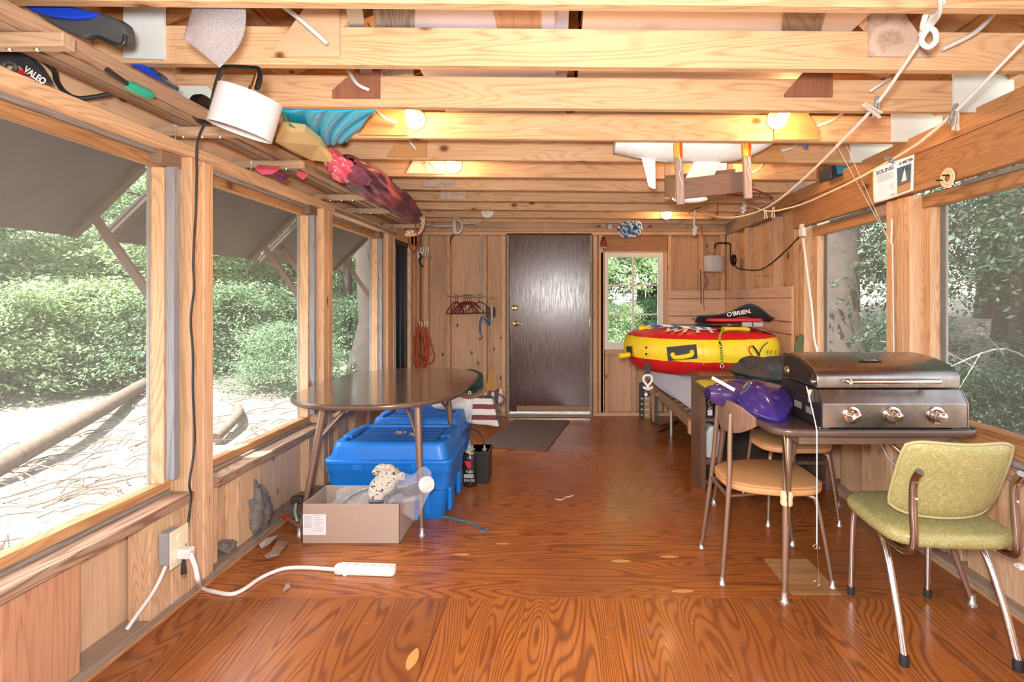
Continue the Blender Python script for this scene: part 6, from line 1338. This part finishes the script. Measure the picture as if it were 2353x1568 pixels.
bulb(955, y4-.002, 'lit bare bulb behind the third joist, left of centre', True, zc=2.262, en=4.5); bulb(1785, y4-.002, 'lit bare bulb behind the third joist, right side above the boat', True, zc=2.262, en=4.5)
bulb(1042, y6-.002, 'lit bare bulb on a white porcelain holder in full view, left of centre', True, zc=EYE+(690-380)/F*y6, r=.06, en=5); bulb(1655, y6-.002, 'lit bare bulb half hidden behind the model boat keel', True, zc=EYE+(690-380)/F*y6, r=.05, en=7)
bulb(1531, y10-.002, 'white lampholder glowing at the far right above the rope coil', True, zc=EYE+(690-491)/F*y10, r=.064, en=4); bulb(1120, y10-.002, 'unlit white lampholder at the far end, left', False, zc=EYE+(690-487)/F*y10, r=.064)
# ---- model sailboat and its cradle
HW = plain('gloss_white', (.80, .83, .86), .22, coat=.4)
mbt = thing('model_sailboat', 'white model sailboat hull hanging keel down below the joists', 'boat', at(1600, 372, 3.0))
bx = [at(1413, 350, 3.02).x, at(1800, 350, 3.02).x]
def hull(u, v):
    s = u; x = bx[0]+(bx[1]-bx[0])*s; a = PI*v
    beam = .115*(math.sin(PI*min(1, .18+.82*s))**.55 if s < .999 else .02)*(1 if s > .02 else .85)
    keel = 2.093+ (0.055*(1-s/.35)**1.5*1 if s < .35 else 0)+(.16*((s-.60)/.40)**2.2 if s > .60 else 0)
    top = 2.215; d = max(top-keel, .004)
    return (x-(.03*(top-keel)/.1*math.sin(a) if s < .02 else 0)*0, 3.00+beam*math.cos(a), top-d*math.sin(a)**.75)
MB().grid(hull, 48, 18).build('hull', HW, mbt, world=True, smooth=60)
MB().prism([hull(0, k/17) for k in range(18)], (-.004, 0, 0)).build('transom', HW, mbt, world=True)
MB().prism([(bx[0]-.005, 2.95, 2.19), (bx[0]-.005, 3.05, 2.19), (bx[0]-.005, 3.04, 2.15), (bx[0]-.005, 2.96, 2.15)], (-.004, 0, 0)).build('transom_panel', plain('grey_panel', (.3, .36, .38), .4), mbt, world=True)
MB().prism([at(*p, 2.995) for p in ((1474, 362), (1506, 366), (1507, 434), (1500, 434), (1490, 428))], (0, .008, 0)).build('rudder', HW, mbt, world=True, bevel=.003)
MB().prism([at(*p, 2.995) for p in ((1600, 360), (1662, 360), (1625, 440), (1560, 440))], (0, .012, 0)).build('keel', HW, mbt, world=True, bevel=.004)
MB().sphere(at(1585, 457, 3.0), (.105, .028, .024), 26, 14).build('ballast_bulb', HW, mbt, world=True, smooth=80)
st = thing('boat_cradle', 'wooden cradle of two front posts and brown side boards hanging around the boat keel', 'cradle', at(1630, 470, 2.95)); GP = wood('post_grey_red', (.46, .35, .32), (.28, .18, .16), 'z', knots=0); BRD = wood('brown_board', (.23, .15, .115), (.15, .09, .07), 'x', knots=0)
for (a, b_, w_) in (((1557, 330), (1564, 471), .021), ((1714, 330), (1719, 457), .020)):
    A, B = at(*a, 2.86), at(*b_, 2.86); po = MB().bar(A, B, .042, .030, (0, 1, 0)).build('post', GP, st, world=True, bevel=.005)
    e = A.lerp(B, .24); MB().bar(A+Vector((0, -.002, 0)), e+Vector((0, -.002, 0)), .0445, .034, (0, 1, 0)).build('tape', plain('orange_tape', (.80, .42, .03), .5), po, world=True)
    o_ = Vector((.012, -.0195, 0)); MB().bar(A+o_, e+o_, .014, .002, (0, 1, 0)).build('red_stripe', plain('red_stripe', (.62, .06, .02), .5), po, world=True); o_ = Vector((-.012, -.0195, 0)); MB().bar(A+o_, e+o_, .010, .002, (0, 1, 0)).build('green_stripe', plain('green_stripe', (.35, .40, .05), .5), po, world=True)
    rope('twine', [A.lerp(B, .2)+Vector((.0, -.02, 0)), A.lerp(B, .42)+Vector((.008, -.021, 0)), A.lerp(B, .5)+Vector((-.004, -.021, 0)), A.lerp(B, .7)+Vector((.012, -.02, 0))], .0018, STRG, po, world=True)
L0, L1, L2, L3 = [at(*p, 2.92) for p in ((1566, 411), (1708, 394), (1708, 441), (1568, 457))]
MB().prism([L0, L1, L2, L3], (0, .012, 0)).build('front_board', BRD, st, world=True, bevel=.001)
P = [at(1528, 403, 3.30), at(1552, 411, 2.93), at(1552, 458, 2.93), at(1528, 450, 3.30)]
MB().prism(P, (.01, 0, 0)).build('end_board', wood('tan_board', (.46, .35, .22), (.30, .20, .11), 'z', knots=0), st, world=True)
MB().prism([at(*p, 3.32) for p in ((1528, 404), (1690, 388), (1690, 440), (1528, 452))], (0, .012, 0)).build('back_board', BRD, st, world=True)
for a, b_ in (((1534, 376), (1534, 458)), ((1677, 371), (1677, 445))): MB().bar(at(*a, 3.35), at(*b_, 3.35), .036, .02, (0, 1, 0)).build('rear_post', pine('z'), st, world=True)
# ---- clotheslines, knots, pins, poster
WR = rmix('white_rope', (.80, .80, .78), (.60, .60, .58), 110); CR = plain('cream_rope', (.76, .68, .50), .8)
r1 = [(1.02, 1.42, 2.17), at(2160, 25, 1.52), at(2125, 80, 1.66), at(2015, 238, 1.98), at(1923, 336, 2.26), at(1850, 408, 2.55), at(1783, 464, 2.92), at(1732, 490, 3.26), at(1683, 500, 3.62), at(1644, 497, 4.05), at(1605, 482, 4.5)]
k1 = thing('clothesline', 'white rope clothesline with a knotted loop slanting down from the second joist', 'clothesline', at(1923, 336, 2.26))
MB().tube(smooth_path(r1, 8), .0055, 8).build('line', CR, k1, world=True, smooth=60)
MB().tube(smooth_path(r1[:5], 8), .0066, 8).build('white_section', WR, k1, world=True, smooth=60)
kn = [at(2165, 5, 1.50), at(2138, 45, 1.6), at(2120, 65, 1.62), at(2130, 30, 1.58), at(2145, 42, 1.60), at(2118, 90, 1.64), at(2132, 108, 1.64), at(2150, 95, 1.62), at(2148, 72, 1.62), at(2130, 64, 1.62), at(2116, 80, 1.65), at(2128, 58, 1.63), at(2158, 20, 1.53)]
MB().tube(smooth_path(kn, 8), .0085, 8).build('knot', WR, k1, world=True, smooth=60)
r2 = [at(2400, 50, 1.62), at(2353, 95, 1.69), at(2202, 250, 1.97), at(2120, 322, 2.16), at(2051, 366, 2.36), at(1955, 419, 2.70), at(1860, 463, 3.15), at(1810, 479, 3.45), at(1762, 485, 3.8), at(1705, 466, 4.32)]
k2 = thing('clothesline', 'second cream rope clothesline holding the printed sheet', 'clothesline', at(1955, 419, 2.7))
MB().tube(smooth_path(r2, 8), .0055, 8).build('line', CR, k2, world=True, smooth=60); MB().tube(smooth_path(r2[:4], 8), .0062, 8).build('white_section', WR, k2, world=True, smooth=60)
def rope_end(name, px, y0, y1, Y, label):
    t = thing(name, label, 'rope', at(px, y1, Y)); MB().tube(smooth_path([at(px+1, y0, Y), at(px-1, (y0+y1)/2, Y), at(px, y1, Y)], 5), .009, 8).build('strand', WR, t, world=True, smooth=60)
    L = (y1-y0)/F*Y; c = at(px, y1-4, Y); MB().tube(smooth_path([c+Vector((0, 0, .07)), c+Vector((.016, -.006, .05)), c+Vector((-.014, .004, .035)), c+Vector((.016, -.004, .018)), c+Vector((-.012, .004, .004)), c+Vector((.004, 0, -.006))], 6), .011, 8).build('knot', WR, t, world=True, smooth=60)
rope_end('rope_end', 1596, 480, 542, 4.6, 'white knotted rope end hanging from the far joist left of the lamp'); rope_end('rope_end', 1709, 464, 492, 4.35, 'short white knotted rope end where the second clothesline is tied')
PN = plain('old_grey_pin', (.30, .30, .31), .8, noise=.4, nscale=50); PNL = plain('pale_pin', (.62, .58, .52), .8)
def pin(px, py, Y, rot, m, label, L=.075):
    t = thing('clothespin', label, 'clothespin', at(px, py, Y), 0, 'clothespins'); t.rotation_euler = rot
    for s in (-1, 1): MB().prism([(s*.002, -.005, L*.5), (s*.007, -.005, L*.45), (s*.009, -.005, -.01), (s*.013, -.005, -L*.5), (s*.006, -.005, -L*.5)], (0, .010, 0)).build('half', m, t)
    MB().tube(ring((0, 0, .004), .007, (0, 1, 0)), .0015, 6, closed=True).build('spring', CHR, t, smooth=60)
pin(2014, 245, 1.97, (0, R(5), 0), PN, 'dark grey clothespin upright on the first clothesline', .085); pin(2004, 252, 1.95, (0, R(-68), .3), PNL, 'pale clothespin crossing the dark one on the first clothesline', .09)
pin(2190, 262, 1.98, (0, R(18), 0), PN, 'grey clothespin upright on the second clothesline', .085); pin(2197, 278, 2.0, (0, R(4), 0), PNL, 'pale clothespin hanging below the grey one on the second line', .075)
pin(2050, 370, 2.36, (0, R(-70), .2), PN, 'grey clothespin clipping the printed sheet to the line', .08); pin(1777, 488, 3.7, (0, R(4), 0), PNL, 'pale clothespin at the far dip of the clotheslines, right one'); pin(1759, 493, 3.75, (0, R(-6), 0), PNL, 'pale clothespin at the far dip of the clotheslines, left one', .06)
po = thing('printed_sheet', 'white printed sheet about a model yacht clipped to the clothesline', 'poster', at(2052, 460, 2.38))
pc_ = [at(2006, 391, 2.47), at(2100, 353, 2.27), at(2100, 439, 2.27), at(2008, 467, 2.47)]
def pfn(u, v, off=0):
    p = pc_[0].lerp(pc_[1], u).lerp(pc_[3].lerp(pc_[2], u), v); return p+Vector((-.7, -.7, 0))*(.010*math.sin(u*5+v*3)+off)
MB().grid(lambda u, v: pfn(u, v), 16, 14).build('sheet', plain('paper_white', (.80, .80, .79), .7), po, world=True, smooth=180, solid=.0006)
tilt = math.atan2((pc_[1]-pc_[0]).z, Vector((pc_[1]-pc_[0]).xy).length); yaw = math.atan2((pc_[1]-pc_[0]).y, (pc_[1]-pc_[0]).x)
nv_ = plain('navy_ink', (.02, .03, .18), .6)
def ptext(s, u, v, size, m=None, sx=1): 
    o = text('lettering', s, pfn(u, v, .004), size, m or nv_, po, sx=sx, bold=.0003); o.rotation_euler = (Matrix.Rotation(yaw, 3, 'Z') @ Matrix.Rotation(-tilt, 3, 'Y') @ Matrix.Rotation(PI/2, 3, 'X')).to_euler(); return o
ptext('SOLING', .32, .17, .026); ptext('ONE METER', .76, .12, .0165)
def pbox(name, u0, u1, v0, v1, m, off=.0028): 
    return MB().grid(lambda a, b_: pfn(u0+(u1-u0)*a, v0+(v1-v0)*b_, off), 5, 5).build(name, m, po, world=True, solid=.0004)
pbox('photo', .60, .93, .22, .95, plain('photo_blue', (.06, .12, .18), .5), .0026); pbox('photo_beach', .60, .93, .74, .95, plain('photo_sand', (.42, .26, .12), .5), .0032)
pbox('photo_hull', .66, .86, .66, .70, plain('print_red', (.7, .02, .03), .4), .0036)
MB().add([pfn(.78, .28, .0042), pfn(.70, .64, .0042), pfn(.84, .64, .0042)], [(0, 1, 2)]).build('photo_sail', WP, po, world=True)
for k in range(7): pbox('text_line', .12, .52-(.06 if k % 3 == 0 else 0), .26+.030*k, .272+.030*k, plain('faint_ink', (.35, .37, .42), .7))
for k in range(11): pbox('text_line', .10, .34-(.05 if k % 4 == 1 else 0), .52+.034*k, .529+.034*k, plain('pale_ink', (.55, .56, .60), .7))
for k in range(4): pbox('text_line', .40, .52, .60+.04*k, .612+.04*k, plain('faint_ink', (.35, .37, .42), .7))
pbox('maker_logo', .42, .54, .90, .915, nv_)
# round slotted plate on the header
dc = onx(2177, 409, 1.842); dk = thing('slotted_disc', 'cream slotted ring hung on two nails on the right header board', 'disc', dc); CRM = plain('cream_plastic', (.80, .70, .50), .35)
MB().tube(ring(dc, .040, (1, 0, 0), 32), .008, 8, closed=True, flat=.5).build('outer_ring', CRM, dk, world=True, smooth=60); MB().tube(ring(dc, .024, (1, 0, 0), 28), .006, 8, closed=True, flat=.5).build('inner_ring', CRM, dk, world=True, smooth=60)
for k in range(10):
    a = 2*PI*k/10; MB().tube([dc+Vector((0, math.cos(a)*.024, math.sin(a)*.024)), dc+Vector((0, math.cos(a)*.040, math.sin(a)*.040))], .003, 6).build('spoke', CRM, dk, world=True)
for dy, dz in ((-.012, .010), (.030, -.004)): MB().tube([dc+Vector((.01, dy, dz)), dc+Vector((-.03, dy+.004, dz))], .0035, 8).build('nail', BLK, dk, world=True)
# blue printed box on the right plate
bxp = thing('product_box', 'dark box with a glossy blue picture lying on the right wall plate', 'box', at(1945, 405, 3.45)); 
P = [at(*p, 3.42) for p in ((1909, 380), (1995, 380), (1975, 392), (1911, 410))]
MB().prism(P, (0, .16, .0)).build('carton', plain('dark_carton', (.02, .04, .06), .3), bxp, world=True, bevel=.002); MB().prism([at(*p, 3.414) for p in ((1922, 381), (1985, 381), (1960, 394), (1925, 401))], (0, .004, 0)).build('picture', plain('picture_blue', (.03, .30, .50), .3, noise=.6, nscale=30), bxp, world=True)
tag(MB().tube(smooth_path([at(1846, 325, 2.87), at(1852, 338, 2.87), at(1858, 325, 2.87)], 5), .006, 8).build('blue_clip', plain('clip_blue', (.05, .08, .4), .4)), 'small blue clip under the fourth joist', 'clip')
# rope coil and wires at the back
rc = thing('rope_coil', 'blue and white striped rope coil hanging from the joist above the window', 'rope', at(1450, 545, 5.3)); rr = random.Random(5)
for k in range(9):
    c = at(1455+rr.uniform(-12, 10), 525+rr.uniform(-4, 5), 5.3+rr.uniform(-.04, .04)); a = rr.uniform(.6, 1.3)
    MB().tube(smooth_path([c+Vector((.045*math.cos(t), .02*math.sin(2*t+k), .075*math.sin(t)*1.0+.02*math.cos(t+a))) for t in [2*PI*j/8 for j in range(8)]], 5, True), .0145, 8, closed=True).build('loop', BW, rc, world=True, smooth=60)
MB().tube(smooth_path([at(1438, 512, 5.3), at(1424, 520, 5.3), at(1422, 532, 5.3), at(1432, 543, 5.3), at(1447, 541, 5.28)], 6), .0145, 8).build('loop', BW, rc, world=True, smooth=60)
wc2 = thing('cable_coil', 'coil of grey cable hanging from the joist above the hangers', 'cable', at(1052, 520, 5.35)); GC2 = plain('grey_sheath', (.6, .6, .6), .5)
for k in range(3): MB().tube(smooth_path([at(1046, 498, 5.4), at(1042+2*k, 515, 5.35), at(1044+3*k, 536, 5.33), at(1058+k, 530, 5.33), at(1062, 515, 5.35), at(1052, 503, 5.37)], 6, True), .009, 8, closed=True).build('loop', GC2, wc2, world=True, smooth=60)
rope('tail', [at(1060, 516, 5.37), at(1080, 513, 5.5), at(1095, 515, 5.6), at(1108, 522, 5.7)], .009, GC2, wc2, world=True); rope('tail', [at(1044, 536, 5.34), at(1036, 548, 5.4), at(1035, 560, 5.5)], .008, plain('brown_wire', (.1, .05, .04), .5), wc2, world=True)
tag(rope('grey_wire', [at(970, 515, 5.35), at(990, 518, 5.5), at(1000, 520, 5.6), at(1040, 519, 5.62)], .010, GC2), 'grey cable stapled along the back wall plate at the left', 'cable')
for a, b_, lb in (((1649, 405), (1648, 495), 'thin red cord dangling right of the boat cradle'), ((1614, 485), (1611, 515), 'thin red cord dangling by the white knotted rope')):
    tag(rope('red_string', [at(a[0], a[1]+60, 4.4), at(b_[0], b_[1], 4.4)], .004, plain('red_rope', (.35, .04, .04), .7)), lb, 'cord')
tag(rope('dark_twig', [at(1582, 490, 4.5), at(1596, 481, 4.5), at(1610, 477, 4.5)], .004, plain('brown_wire', (.1, .05, .04), .5)), 'dark twig wedged where the rope end is tied', 'twig')
